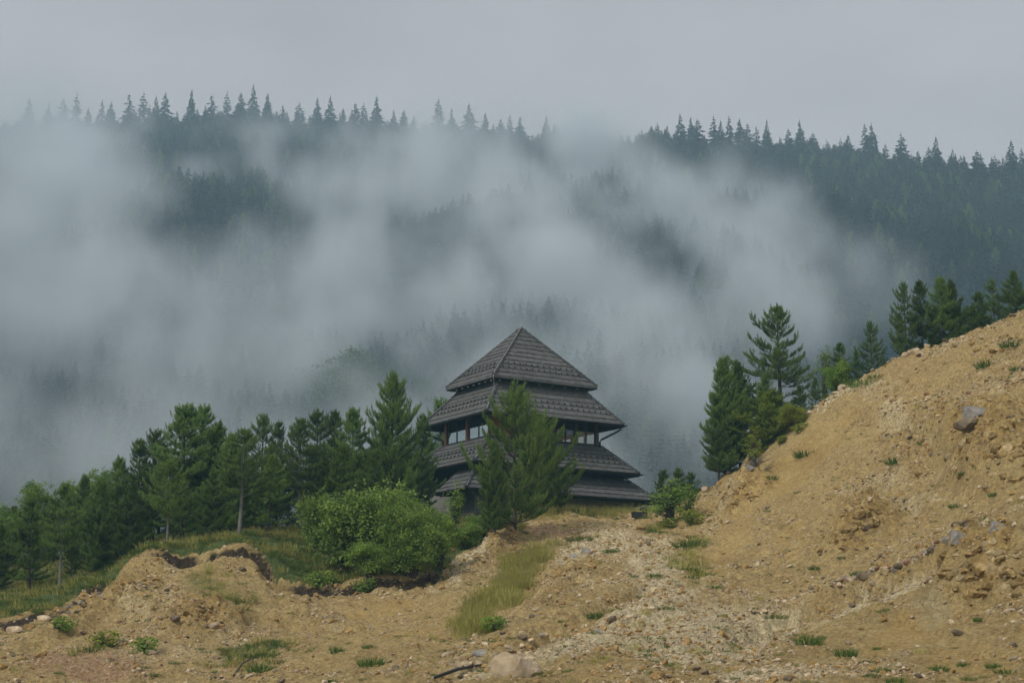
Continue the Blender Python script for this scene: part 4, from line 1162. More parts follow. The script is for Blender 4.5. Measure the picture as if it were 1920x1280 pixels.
SKY = [
 (48,180,'faint spruce alone in fog near the left end of the ridge'),(85,188,'faint small spruce right of the lone foggy one at the left ridge end'),
 (112,182,'blurred spruce left of the tall foggy pair at the left ridge end'),(137,170,'tall blurred spruce, right of the pair at the left ridge end'),
 (160,200,'stumpy spruce right of the tall blurred pair on the left ridge'),(186,184,'spruce of middling height before the dark clump on the left ridge'),
 (203,188,'slim spruce at the left flank of the dark clump on the left ridge'),(236,172,'pointed spruce, left tip of the dark clump on the left ridge'),
 (263,168,'pointed spruce, middle tip of the dark clump on the left ridge'),(287,176,'blunt spruce, right tip of the dark clump on the left ridge'),
 (305,170,'spruce standing against a notch of bright sky right of the dark clump'),(354,164,'broad spruce directly right of the bright notch in the left ridge'),
 (392,175,'low spruce between two broad ones on the left ridge'),(421,166,'sharp spruce left of the highest foggy spruce'),
 (447,170,'slim spruce hugging the highest foggy spruce from the left'),(471,154,'highest foggy spruce of the left ridge, pale with fog'),
 (498,172,'slim spruce just right of the highest foggy one'),(527,194,'small spruce on the dip right of the highest foggy one'),
 (558,188,'broad low spruce on the dip of the ridge'),(592,180,'spruce starting the dark row left of the gap above the tall broad pine'),
 (617,176,'sharp spruce in the middle of the dark row above the tall broad pine'),(642,200,'short dark spruce closing the row above the tall broad pine'),
 (664,190,'dark spruce directly over the tall broad pine by the tower'),(680,188,'dark slim spruce left of the pointed leader over the tall broad pine'),
 (704,177,'dark spruce with sharp leader above the pine beside the tower'),(737,202,'small spruce on the falling line after the dark leader'),
 (756,204,'small twin spruce before the sky gap left of the tower top'),(775,214,'low spruce right at the sky gap left of the tower top'),
 (821,180,'broad dark spruce right after the sky gap'),(846,200,'small spruce on the shoulder of the broad dark one'),
 (879,191,'slim spruce with clear leader left of the tower peak'),(910,208,'ragged spruce just left above the tower peak'),
 (938,220,'small spruce above the left side of the tower peak'),(956,209,'dark spruce straight above the tower peak'),
 (975,216,'dark spruce just right above the tower peak'),(1025,214,'spruce top fading into the thickest fog'),
 (1166,250,'pale spruce coming out of the thickest fog'),(1204,240,'pale spruce, second to come out of the thickest fog'),
 (1234,228,'spruce at the left end of the clear dark row'),(1252,232,'narrow spruce second in the clear dark row'),
 (1277,210,'tall spruce third in the clear dark row, broad base'),(1297,216,'spruce leaning on the tall broad based one in the clear row'),
 (1309,220,'slender spruce before the first dip of the clear row'),(1340,212,'leading spruce after the first dip of the clear row'),
 (1353,222,'companion spruce close behind the one after the first dip'),(1369,213,'thin spruce with sharp leader in the clear row'),
 (1389,219,'thin spruce above the tallest pine of the crest, left'),(1403,228,'thin spruce, second of three above the crest pine'),
 (1420,232,'ragged spruce, third of three above the crest pine'),(1440,221,'big evenly tiered spruce above the tall crest pine'),
 (1480,238,'low spruce leaning on a taller sharp one'),(1502,221,'tall sharp spruce right of the tall crest pine'),
 (1526,246,'narrow spruce after the tall sharp one'),(1552,258,'round headed spruce on the falling ridge'),
 (1592,250,'well tiered spruce left of the twin dark spires'),(1624,228,'left spire of the twin dark spruces'),
 (1637,227,'right spire of the twin dark spruces'),(1661,266,'short spruce right of the twin dark spires'),
 (1692,245,'steep dark spruce midway between twin spires and picture edge'),(1757,252,'broad dark spruce above the close group of crest pines'),
 (1742,272,'small spruce at the left foot of the broad dark one'),(1792,284,'thin dead looking spruce after the broad dark one'),
 (1832,279,'ragged spruce near the right end of the ridge'),(1866,286,'short spruce near the right end of the ridge'),
 (1898,259,'tall sharp spruce at the right end of the ridge'),(1916,274,'last spruce cut by the right picture edge'),
]
for i, (u, vt, lab) in enumerate(SKY):
    Y = ridge_at(u)-6-(i*7 % 13)
    p = at(u, 300, Y); z0 = gz(p.x, Y); top = at(u, vt, Y).z
    h = top-z0
    if h > 22: z0 = top-22; h = 22
    plant('spruce_tree', SPR[i % 5], (p.x, Y, z0), h, lab, 'tree', 'spruces on the skyline of the mountain', i*1.3, (1.15, .9, 1.35, 1.0)[i % 4]*(16/max(h, 8))**.6, sink=.5)

# ------------------------------------------------------------------ scattered masses: one object each, pieces placed as instances
def scatter(name, pts_, rots, scls, idx, sources, label=None, cat=None, anchor=None):
    me = bpy.data.meshes.new(name)
    me.vertices.add(len(pts_)); me.vertices.foreach_set('co', np.asarray(pts_, np.float32).ravel())
    a = me.attributes.new('turn', 'FLOAT_VECTOR', 'POINT'); a.data.foreach_set('vector', np.asarray(rots, np.float32).ravel())
    a = me.attributes.new('size', 'FLOAT_VECTOR', 'POINT'); a.data.foreach_set('vector', np.asarray(scls, np.float32).ravel())
    a = me.attributes.new('pick', 'INT', 'POINT'); a.data.foreach_set('value', np.asarray(idx, np.int32).ravel())
    g = bpy.data.node_groups.new(name, 'GeometryNodeTree')
    g.interface.new_socket('Geometry', in_out='INPUT', socket_type='NodeSocketGeometry')
    g.interface.new_socket('Geometry', in_out='OUTPUT', socket_type='NodeSocketGeometry')
    n, l = g.nodes, g.links
    gi, go = n.new('NodeGroupInput'), n.new('NodeGroupOutput')
    iop = n.new('GeometryNodeInstanceOnPoints'); l.new(gi.outputs[0], iop.inputs['Points'])
    jn = n.new('GeometryNodeJoinGeometry')
    for s in reversed(sources):
        oi = n.new('GeometryNodeObjectInfo'); oi.inputs['Object'].default_value = s; oi.inputs['As Instance'].default_value = True
        l.new(oi.outputs['Geometry'], jn.inputs[0])
    l.new(jn.outputs[0], iop.inputs['Instance']); iop.inputs['Pick Instance'].default_value = True
    def na(nm, ty):
        x = n.new('GeometryNodeInputNamedAttribute'); x.data_type = ty; x.inputs['Name'].default_value = nm; return x.outputs['Attribute']
    l.new(na('pick', 'INT'), iop.inputs['Instance Index'])
    e2r = n.new('FunctionNodeEulerToRotation'); l.new(na('turn', 'FLOAT_VECTOR'), e2r.inputs[0]); l.new(e2r.outputs[0], iop.inputs['Rotation'])
    l.new(na('size', 'FLOAT_VECTOR'), iop.inputs['Scale'])
    l.new(iop.outputs[0], go.inputs[0])
    o = link_mesh(name, me); md = o.modifiers.new('pieces', 'NODES'); md.node_group = g
    tag(o, label, cat, kind='stuff')
    return o

# the forest on the mountain
crowns = [o for o in bpy.data.objects if o.name.startswith('crown') and o.parent and o.parent.name.startswith('spruce_tree')][:5]
N = 40000
fx = rng.uniform(-420, 420, N); fy = rng.uniform(225, 690, N)
uu = 960+FPX*fx/(fy*1.045)
yr = np.interp(uu, [-1500, 900, 1920, 3600], [650, 640, 520, 520])+14*np.sin(uu*.013)
ok = (fy < yr+14) & (np.abs(uu-960) < 1500)
fx, fy, uu = fx[ok], fy[ok], uu[ok]
fz = ground_z(fx, fy)
hh = rng.uniform(.55, 1.0, len(fx))*(.82+.4*fbm(fx*.02, fy*.02, 2, 3))
edge = fy > (np.interp(uu, [-1500, 900, 1920, 3600], [650, 640, 520, 520])+14*np.sin(uu*.013)-14)
hh = np.where(edge, hh*rng.uniform(.50,1.12,len(fx)), hh)
wdt = rng.uniform(.75,1.2,len(fx))*np.sqrt(hh)
sc = np.stack([wdt, wdt, hh*.9], 1)
rt = np.stack([rng.normal(0,.03,len(fx)), rng.normal(0,.03,len(fx)), rng.uniform(0,6.28,len(fx))], 1)
def crown_of(label_bit): 
    e = next(o for o in bpy.data.objects if o.get('label') and label_bit in o['label']); return next(c for c in e.children if c.name.startswith(('crown','foliage')))
crowns += [crown_of('third trunk'), crown_of('tallest broad pine of the wood, next'), crown_of('lime green broadleaf tree at the far left behind')] if False else [crown_of('broad dark pine between the two lime'), crown_of('tallest broad pine of the wood, next')]
kindp = rng.choice(7, len(fx), p=[.19,.17,.17,.17,.16,.09,.05])
pn = kindp >= 5
sc[pn] = sc[pn]*np.array([.95,.95,1.35])
scatter('forest', np.stack([fx,fy,fz-.5],1), rt, sc, kindp, crowns, 'dark spruce forest covering the mountainside behind the fog', 'forest')
# ------------------------------------------------------------------ stones
import bmesh
def rock_data(seed, mat, flat=.7, cuts=11, sub=3):
    """broken stone: a rough ball cut by random planes, unit size"""
    rg = np.random.default_rng(seed)
    bm = bmesh.new(); bmesh.ops.create_icosphere(bm, subdivisions=sub, radius=.5)
    V = np.array([v.co[:] for v in bm.verts])
    for _ in range(cuts):
        d = rg.normal(size=3); d /= np.linalg.norm(d); k = rg.uniform(.24, .42)
        e = V @ d - k; V = V - np.outer(np.where(e > 0, e, 0), d)
    V *= np.array([1, rg.uniform(.65,.95), flat*rg.uniform(.8,1.15)])
    V += (fbm(V[:,0]*7+seed, V[:,1]*7+V[:,2]*5, 3, seed)*.035)[:,None]*V/np.linalg.norm(V,axis=1)[:,None]
    for v, c in zip(bm.verts, V): v.co = c
    me = bpy.data.meshes.new('rock'); bm.to_mesh(me); bm.free(); me.materials.append(M[mat]); return me
RK = {k: rock_data(i*7+3, m, f, sub=s) for i, (k, m, f, s) in enumerate([
 ('pale1','rock',.75,3),('pale2','rock',.6,2),('pale3','rock',.8,2),('slab','rock',.35,2),('ochre','rock_ochre',.8,2),('ochre2','rock_ochre',.6,2),
 ('red','rock_red',.65,2),('grey','rock_grey',.6,3),('white','rock_grey',.75,2),('dark','rock_dark',.6,2),('small','rock',.7,1),('small2','rock_ochre',.7,1),('small3','rock_red',.7,1)])}
STONES = [
 (968,1266,92,'pale1','big pale boulder at the lower edge, below the white blue block'),
 (1000,1268,40,'pale2','rounded tan stone touching the right side of the big pale boulder'),
 (912,1254,26,'ochre','orange ochre block left of the big pale boulder'),
 (901,1234,30,'white','blue white block at the top of the boulder pile by the lower edge'),
 (936,1240,30,'pale3','upright grey tan block between the white block and the big boulder'),
 (864,1250,34,'pale2','flat pale stone at the left end of the boulder pile'),
 (845,1240,26,'pale3','cream stone heaped at the far left of the boulder pile'),
 (955,1222,24,'pale3','tan angular stone just above the big pale boulder'),
 (930,1216,20,'ochre2','narrow standing ochre splinter above the boulder pile'),
 (1013,1196,13,'white','small white stone on the bare earth above the boulder pile'),
 (981,1198,22,'dark','low brown stone at the edge of the gravel shoulder'),
 (1125,1232,20,'ochre2','lone tan lump in the bare patch right of the boulder pile'),
 (1122,1187,22,'white','bluish pale slab on the gravel shoulder of the track'),
 (1152,1183,13,'pale3','cream stone right of the bluish slab on the track shoulder'),
 (1252,1212,12,'red','small brick red stone alone on the lower track'),
 (1211,1253,10,'red','tiny red stone near the lower edge of the track'),
 (1097,1037,24,'grey','grey stone on the crumbling edge above the grass strip'),
 (1074,1044,20,'grey','flat grey stone left of the one on the crumbling edge'),
 (1085,1028,18,'pale3','pale stone on top of the crumbling edge above the grass strip'),
 (1201,990,20,'ochre','orange stone on the gravel just below the black trough'),
 (1180,984,12,'pale3','small pale stone left of the orange one near the trough'),
 (1584,727,24,'pale1','pale boulder standing out on the skyline of the right hill'),
 (1569,737,22,'slab','flat pale stone leaning below the skyline boulder of the right hill'),
 (1715,664,26,'pale2','tan boulder on the skyline under the close group of pines'),
 (1728,667,16,'pale3','small tan stone right of the boulder under the close pine group'),
 (1622,1086,34,'dark','long brown slab at the left end of the stone ledge'),
 (1640,1074,15,'white','white stone above the long brown slab of the ledge'),
 (1659,1068,18,'pale2','pale stone of the ledge, right of the white one'),
 (1684,1066,22,'dark','dark flat stone in the middle of the ledge'),
 (1704,1058,20,'red','pinkish stone high in the middle of the ledge'),
 (1728,1050,20,'pale2','tan stone near the upper end of the ledge'),
 (1745,1044,18,'dark','brown rounded stone at the upper end of the ledge'),
 (1637,1102,16,'pale3','upper one of two loose stones below the ledge'),
 (1628,1109,14,'pale2','lower one of two loose stones below the ledge'),
 (1798,1036,50,'grey','blue grey rock capping the yellow outcrop on the right'),
 (1779,1024,24,'white','white stone at the tip of the yellow outcrop'),
 (1870,1006,42,'grey','blue grey rock set in the earth above the yellow outcrop'),
 (1762,998,18,'pale3','pale upright stone on the slope above the outcrop tip'),
 (1822,772,58,'grey','large grey topped rock high on the right slope'),
 (1816,806,54,'dark','dark brown rock face directly under the large grey topped rock'),
 (1890,1152,18,'pale3','white stone by the right edge below the outcrop'),
 (1898,1143,20,'slab','tilted flat white stone right of its pair below the outcrop'),
 (1795,1193,26,'dark','grey brown lump in the loose chute below the outcrop'),
 (1728,1272,16,'ochre2','ochre stone at the lower edge right of the grass tufts'),
 (1785,1175,16,'pale3','light stone on top of the lump in the loose chute'),
 (1405,878,22,'grey','dark grey stone on the crest beside the dead bush'),
 (82,1160,30,'pale2','tan boulder in the turf edge at the left'),
 (58,1178,26,'ochre2','yellowish boulder at the turf edge near the left picture border'),
 (28,1186,30,'pale2','weathered boulder nearest the left picture border'),
 (150,1132,16,'white','whitish stone in the turf edge under the bare pale trunk'),
 (155,1187,13,'red','red stone on the slope under the leafy green sprout'),
 (640,1072,22,'ochre','ochre stone on the turf edge below the dark green bush'),
 (330,1175,24,'dark','dark cracked block in the middle of the left bank'),
 (400,1180,24,'pale2','pale cracked block right of the dark one on the left bank'),
 (845,1035,18,'red','reddish stone at the foot of the right bush'),
 (905,1010,26,'dark','dark jutting stone under the pines before the tower'),
]
for u, v, wpx, k, lab in STONES:
    p = land(u, v); s = wpx/FPX*p.y*1.02
    o = link_mesh('boulder' if wpx > 24 else 'stone', RK[k])
    o.location = (p.x, p.y, p.z+s*.02); o.scale = (s*1.15,)*3
    o.rotation_euler = (random.uniform(-.2,.2), random.uniform(-.2,.2), random.uniform(-.7,.7)+(0 if k != 'dark' else .2))
    tag(o, lab, 'rock')

for k, m_, f_ in (('block1','outcrop',.8),('block2','outcrop',.6),('block3','outcrop_pale',.7),('block4','outcrop',.9)):
    M.setdefault('outcrop', noisy('outcrop_rock', (.13,.085,.032), (.46,.35,.18), 5, .95, .15, detail=9, bump=.8, bscale=22, c3=(.30,.21,.085), rand=.3))
    M.setdefault('outcrop_pale', noisy('pale_outcrop_rock', (.20,.145,.075), (.56,.47,.31), 5, .95, .15, detail=9, bump=.8, bscale=22, c3=(.38,.29,.15), rand=.3))
    RK[k] = rock_data(int(f_*100), m_, f_, 14, 3)
for u, v, w_, n_b, fl, slope_, lab in [
 (1850,1085,190,64,.60,0,'big yellow brown crumbling outcrop on the right, over the loose chute'),
 (1860,860,170,52,.80,.1,'large cracked outcrop high on the right slope under the grey topped rock'),
 (1600,1000,130,30,.38,-.55,'pale tilted rock rib in the middle of the right slope'),
 (1905,705,60,16,.6,0,'dark yellow rocks near the right edge high on the slope'),
 (1406,928,100,26,.40,-.6,'crumbly pale rock patch at the lower left of the right hill'),
 (950,1014,60,16,.5,-.3,'broken brown rocks under the pine in front of the tower'),
 (272,1080,60,18,1.0,-.3,'ochre earth knob standing at the left end of the turf bank'),
 (1060,1085,95,24,.40,-.55,'crumbling yellowish rocks right of the grass strip'),
 (360,1150,120,30,.36,0,'cracked brown rock swelling in the middle of the left bank')]:
    p = land(u, v); W_ = w_/FPX*p.y; g = random.Random(u)
    e = empty('outcrop', p); tag(e, lab, 'rock')
    for k in range(n_b):
        # blocks lie on the slope itself, larger ones in the middle
        a = g.uniform(0, 6.283); r = math.sqrt(g.random())*.52
        x = p.x+math.cos(a)*r*W_; uu_, vv_ = u+math.cos(a)*r*w_, v+(math.sin(a)*r*fl + slope_*math.cos(a)*r*.8)*w_
        q = land(uu_, min(vv_, 1279))
        if abs(q.y-p.y) > 14: continue
        s = W_*g.uniform(.09,.26)*(1.15-r)
        o = link_mesh('block', RK[g.choice(('block1','block2','block3','block4'))], e)
        o.location = (q.x-p.x, q.y-p.y+s*.12, q.z-p.z+s*.02); o.scale = (s*1.25, s, s*g.uniform(.7,1.1)); o.rotation_euler = (g.uniform(-.4,.4), g.uniform(-.4,.4)+slope_*.4, g.uniform(0,6.3))

def strew(line, n, wid, wpx, kinds, lab, grp, seed):
    g = random.Random(seed)
    for k in range(n):
        t = g.random()*(len(line)-1); i = int(t); f = t-i
        u = line[i][0]*(1-f)+line[i+1][0]*f+g.gauss(0, 3); v = line[i][1]*(1-f)+line[i+1][1]*f+g.gauss(0, wid)
        p = land(u, min(v, 1279)); s = g.uniform(*wpx)/FPX*p.y
        o = link_mesh('stone', RK[g.choice(kinds)]); o.location = (p.x, p.y, p.z+s*.08); o.scale = (s*1.25, s, s); o.rotation_euler = (g.uniform(-.3,.3), g.uniform(-.3,.3), g.uniform(0,6.3))
        tag(o, lab, 'rock', grp)
strew([(1560,1100),(1620,1086),(1690,1064),(1760,1036)], 60, 5, (9,18), ('pale1','pale2','pale3','dark','red','grey'), 'small stone among the many that form the pale ledge on the right slope', 'stones of the pale ledge', 3)
strew([(835,1252),(900,1240),(960,1228),(1000,1215)], 46, 14, (9,20), ('pale1','pale2','pale3','ochre2','pale1'), 'small pale stone in the heap around the big boulder at the lower edge', 'stones heaped round the big boulder', 4)
strew([(1380,1165),(1450,1150),(1540,1108)], 26, 6, (7,12), ('pale2','pale3','pale1'), 'small stone in the faint line leading up to the ledge', 'stones in the line below the ledge', 5)
strew([(20,1185),(90,1160),(150,1138),(195,1118)], 24, 5, (8,16), ('pale2','dark','pale3','grey'), 'small stone loosened from the turf edge at the left meadow', 'stones along the left turf edge', 6)
strew([(1650,770),(1700,760),(1760,745),(1850,760)], 40, 16, (7,14), ('pale2','ochre2','pale3','red'), 'stone strewn over the upper part of the right slope', 'stones on the upper right slope', 7)
strew([(1320,925),(1400,868),(1500,785),(1600,716),(1700,668),(1800,626),(1915,588)], 64, 6, (8,18), ('pale1','pale2','pale3','dark','ochre2'), 'stone on the broken rim of the right hill', 'stones along the rim of the right hill', 8)
strew([(860,1160),(905,1110),(950,1060),(1010,1005)], 22, 10, (7,13), ('pale2','ochre2','pale3'), 'stone at the left side of the dry grass strip', 'stones beside the grass strip', 9)

def find_rock(mesh): return next(o for o in bpy.data.objects if o.type == 'MESH' and o.data == RK[mesh])
# the smallest kinds need a real stone of their own to be repeated in the gravel
for u, v, wpx, k, lab in [(1330,1190,9,'small','pale pebble on the track where it meets the right slope'),(1060,1205,9,'small2','ochre pebble among the gravel of the track shoulder'),(250,1255,9,'small3','red pebble in the reddish scree at the lower left')]:
    p = land(u, v); s = wpx/FPX*p.y
    o = link_mesh('stone', RK[k]); o.location = (p.x, p.y, p.z); o.scale = (s*1.2,)*3; tag(o, lab, 'rock')

def field(Q, i, j): return Q[j, i]
def rubble(name, N, wfun, smin, smed, smax, kinds, label, seed):
    rg = np.random.default_rng(seed)
    # more candidates near, where single stones show
    y = 38+(rg.random(N)**.85)*66; x = rg.uniform(-.37,.37,N)*y*1.04
    i = np.clip(((x-GX[0])/(GX[1]-GX[0])).astype(int), 0, len(GX)-2); j = np.clip(((y-GY[0])/(GY[1]-GY[0])).astype(int), 0, len(GY)-2)
    w = wfun({k: ZN[k][j,i] for k in ZN}, x, y)
    keep = rg.random(N) < w
    x, y, i, j, w = x[keep], y[keep], i[keep], j[keep], w[keep]
    fx_, fy_ = (x-GX[i])/(GX[1]-GX[0]), (y-GY[j])/(GY[1]-GY[0])
    z = ZZ[j,i]*(1-fx_)*(1-fy_)+ZZ[j,i+1]*fx_*(1-fy_)+ZZ[j+1,i]*(1-fx_)*fy_+ZZ[j+1,i+1]*fx_*fy_
    s = np.clip(smed*np.exp(rg.normal(0,.55,len(x))), smin, smax)
    rot = np.stack([rg.uniform(-.5,.5,len(x)), rg.uniform(-.5,.5,len(x)), rg.uniform(0,6.28,len(x))], 1)
    sc = np.stack([s*rg.uniform(.8,1.3,len(x)), s*rg.uniform(.8,1.2,len(x)), s*rg.uniform(.7,1.2,len(x))], 1)
    src = [find_rock(k) for k in kinds]
    scatter(name, np.stack([x,y,z+s*.08],1), rot, sc, rg.integers(0,len(src),len(x)), src, label, 'gravel')
nz_ = lambda x, y, f, s: np.clip(.5+1.1*fbm(x*f, y*f, 4, s), 0, 1)
rubble('gravel', 430000, lambda z, x, y: np.clip(.06+.75*z['stony']+.95*z['pale'] + .30*z['rocky'] - .6*z['dry']-.7*z['grass']-.15*z['smooth']+.25*(nz_(x,y,.35,7)-.5), .012, 1)*nz_(x,y,.9,3)*(1-.4*z['grey']), .03, .075, .30,
       ('small','pale3','pale2','small','small2'), 'pale broken gravel strewn over the track and slopes', 21)
rubble('rubble', 190000, lambda z, x, y: np.clip(.07+.45*z['stony']+.9*z['rocky']+.15*z['pale']-.6*z['dry']-.8*z['grass']-.35*z['smooth']+.35*(nz_(x,y,.3,17)-.5), .006, 1)*nz_(x,y,.8,13)**1.5, .05, .13, .60,
       ('small2','ochre','pale2','dark','ochre2','small2'), 'ochre rubble broken out of the slopes', 22)
rubble('scree', 30000, lambda z, x, y: np.clip(.85*z['red'], 0, 1)*nz_(x,y,.8,23), .04, .10, .35, ('small3','red','small'), 'reddish scree on the lower left bank and by the crest', 23)
rubble('debris', 16000, lambda z, x, y: np.clip(z['humus']*1.0, 0, 1)*nz_(x,y,1.2,29), .04, .10, .28, ('dark','dark','pale2','dark'), 'dark crumbs of soil and stones along the turf edge', 24)

# ------------------------------------------------------------------ grass and small plants
def blades(seed, n, h, spread, w, mat, lean=.5, seedheads=False):
    rg = np.random.default_rng(seed); V, F = [], []
    for i in range(n):
        a = rg.uniform(0,6.28); r = spread*math.sqrt(rg.random()); x, y = math.cos(a)*r, math.sin(a)*r
        hh_ = h*rg.uniform(.55,1.15)*(1-.35*r/spread); b = rg.uniform(0,6.28); l = lean*hh_*rg.random()+r*.5
        ca, sa = math.cos(a+rg.normal(0,.7)), math.sin(a+rg.normal(0,.7)); wx_, wy_ = math.cos(b)*w, math.sin(b)*w
        k = len(V)
        V += [(x-wx_,y-wy_,-.03),(x+wx_,y+wy_,-.03),(x+ca*l*.4+wx_*.7,y+sa*l*.4+wy_*.7,hh_*.6),(x+ca*l*.4-wx_*.7,y+sa*l*.4-wy_*.7,hh_*.6),(x+ca*l,y+sa*l,hh_)]
        F += [(k,k+1,k+2),(k,k+2,k+3),(k+3,k+2,k+4)]
        if seedheads and i % 3 == 0:
            k = len(V); tx, ty = x+ca*l, y+sa*l
            V += [(tx-w*1.6,ty,hh_-.09),(tx+w*1.6,ty,hh_-.09),(tx,ty,hh_+.07),(tx,ty-w*1.6,hh_-.09),(tx,ty+w*1.6,hh_-.09)]
            F += [(k,k+1,k+2),(k+3,k+4,k+2)]
    return np_mesh('blades', V, F, M[mat])
GR = {'tuft': blades(1,150,.32,.42,.013,'tuft',.8), 'tuft2': blades(2,110,.26,.34,.014,'tuft',.9), 'tuft3': blades(3,200,.24,.55,.013,'grass',.8),
      'dry': blades(4,70,.62,.30,.010,'grass_dry',.45,True), 'dry2': blades(5,60,.50,.34,.010,'grass_dry',.5), 'green': blades(6,80,.24,.36,.012,'grass',.7),
      'thin': blades(7,16,.95,.40,.006,'grass_dry',.25,True)}
sprout = leaf_cloud('b', [(0,0,.28,.34,.34,.26),(.2,.1,.42,.2,.2,.2),(-.2,0,.35,.2,.2,.18)], 34, 14, .085, .13, 'leaf_lime', 77, .008, .6, drop=.05)
sprout['trunk'] = None
TUFTS = [
 (1508,858,30,'tuft','bright green tuft on the smooth ochre face of the right slope'),(1448,908,24,'tuft2','dark tuft left and below the bright one on the smooth face'),
 (1677,876,32,'tuft2','dark bushy tuft in the middle of the stony right slope'),(1725,834,17,'tuft2','small yellow green tuft between the dark tuft and the grey topped rock'),
 (1852,690,34,'tuft','round green tuft high on the right slope'),(1906,697,24,'tuft2','dark tuft by the right edge, high on the slope'),(1897,655,30,'tuft','pale green tuft near the upper right corner of the slope'),
 (1806,902,18,'tuft2','tiny dark tuft left of the right edge, under the rocky bulge'),(1864,940,20,'tuft2','small tuft at the foot of the rocky bulge on the right'),(1790,956,17,'tuft','tiny green tuft above the upper grey rock'),
 (1610,1082,22,'tuft','dark green tuft just left of the long brown slab'),(1526,1070,20,'tuft2','small tuft at the foot of the water rills'),(1579,1058,16,'tuft2','tiny tuft halfway between the rills and the ledge'),
 (1616,725,34,'tuft3','wide pale green tuft beside the skyline boulder'),(1645,712,20,'tuft3','small pale tuft upslope of the skyline boulder'),
 (1118,1160,26,'tuft','green tuft on the bare side of the track shoulder'),(1088,1013,30,'tuft3','green tuft on the track above the crumbling edge'),(1054,1177,14,'tuft2','tiny tuft below the one on the bare shoulder side'),
 (1145,1036,20,'tuft3','pale small tuft on the middle of the upper track'),(1226,1086,18,'tuft3','low tuft on the track, left of the foot of the slope'),(1250,1146,18,'tuft3','low green spot on the middle track'),
 (1515,1206,36,'tuft','largest tuft at the lower right, left of a chain of tufts'),(1586,1230,32,'tuft','green tuft second in the chain at the lower right'),(1455,1182,24,'tuft3','low tuft on pale gravel above the chain of tufts'),
 (1625,1245,24,'tuft2','flat tuft third in the chain at the lower right'),(1656,1260,22,'tuft','dark tuft fourth in the chain at the lower right'),(1636,1270,26,'tuft2','dark tuft low in the chain at the lower right'),
 (1678,1279,24,'tuft','bright tuft cut by the lower edge right of the chain'),(1762,1258,26,'tuft','green tuft at the bottom of the loose chute'),(1806,1258,22,'tuft2','tuft right of the one at the bottom of the chute'),
 (1862,1252,20,'tuft','small tuft at the lower right corner, upper one'),(1888,1266,26,'tuft3','pale tuft at the lower right corner, lower one'),(1836,1172,22,'tuft2','dark tuft beneath the yellow outcrop'),(1644,1218,16,'tuft2','tiny grey green tuft above the chain of tufts'),
 (630,1225,28,'tuft2','dark tuft on the lower left bank, left of a pair'),(690,1218,20,'tuft2','dark tuft on the lower left bank, right of a pair'),(697,1252,36,'tuft','green cushion at the foot of the left bank'),
 (488,1260,36,'tuft','bright green cushion at the lower edge beside the dead stick'),(382,1140,22,'tuft2','single lime tuft on the dark middle of the left bank'),(1340,1102,18,'tuft3','pale tuft where the right slope meets the track'),
 (1296,1024,40,'tuft3','wide low tuft at the foot of the right hill'),(620,1282,20,'tuft2','tuft cut by the lower edge under the left bank'),(290,1275,20,'tuft2','tuft at the lower edge of the reddish scree'),
]
for u, v, wpx, k, lab in TUFTS:
    p = land(u, v); s = wpx/FPX*p.y/.66
    o = link_mesh('grass_tuft', GR[k]); o.location = (p.x, p.y, p.z-.01); o.scale = (s, s, s*1.25); o.rotation_euler = (0,0,u*.7)
    tag(o, lab, 'grass tuft')
for u, v, h, lab in [(120,1186,30,'leafy green sprout on the left bank below the turf edge'),(272,1222,30,'leafy green sprout at the foot of the left bank knob'),(195,1212,34,'yellow green sprout between two greener ones on the left bank'),
    (925,1182,30,'bright leafy plant under the grass strip of the gully'),(600,1100,34,'light green leafy plant hanging over the turf edge'),(682,1112,30,'small leafy plant under the turf edge below the bushes'),(1300,985,30,'yellow green leafy plant at the very foot of the right hill'),(1255,990,22,'low yellow plant beside the shrub right of the tower'),(1500,815,20,'small yellow plant on the crest below the yellow bush')]:
    p = land(u, v); plant('small_plant', sprout, p, h/FPX*p.y*.95, lab, 'plant', None, u*.9, 1.25, 'leaf_yellow' if 'yellow' in lab else 'leaf_lime', sink=.02)
GS = {}
for k, (u, v, sc_, lab) in {'dry': (958,1085,1,'tall dry clump in the middle of the grass strip in the gully'), 'dry2': (930,1120,1,'shorter dry clump low in the grass strip of the gully'), 'green': (620,1085,1,'soft green clump on the turf edge left of the bushes'), 'thin': (1040,958,1,'thin seeding stalks before the right wall of the tower')}.items():
    p = land(u, v); o = link_mesh('grass_clump', GR[k]); o.location = p; tag(o, lab, 'grass'); GS[k] = o
def grass(name, N, wfun, hs, kinds, label, seed, yr_=(40,112)):
    rg = np.random.default_rng(seed)
    y = rg.uniform(*yr_, N); x = rg.uniform(-.38,.38,N)*y*1.04
    i = np.clip(((x-GX[0])/(GX[1]-GX[0])).astype(int), 0, len(GX)-2); j = np.clip(((y-GY[0])/(GY[1]-GY[0])).astype(int), 0, len(GY)-2)
    keep = rg.random(N) < wfun({k: ZN[k][j,i] for k in ZN}, UU[j,i], VV[j,i], x, y)
    x, y, i, j = x[keep], y[keep], i[keep], j[keep]
    s = hs*rg.uniform(.6,1.3,len(x)); rot = np.stack([rg.normal(0,.1,len(x)), rg.normal(0,.1,len(x)), rg.uniform(0,6.28,len(x))], 1)
    src = [GS[k] for k in kinds]
    scatter(name, np.stack([x,y,ZZ[j,i]],1), rot, np.stack([s*1.1,s*1.1,s],1), rg.integers(0,len(src),len(x)), src, label, 'grass')
grass('grass', 60000, lambda z,u,v,x,y: np.clip(z['grass']*1.1-.15,0,.6)*(y<104)*nz_(x,y,.5,41), .9, ('green','green','dry2'), 'green grass on the turf above the left bank', 31)
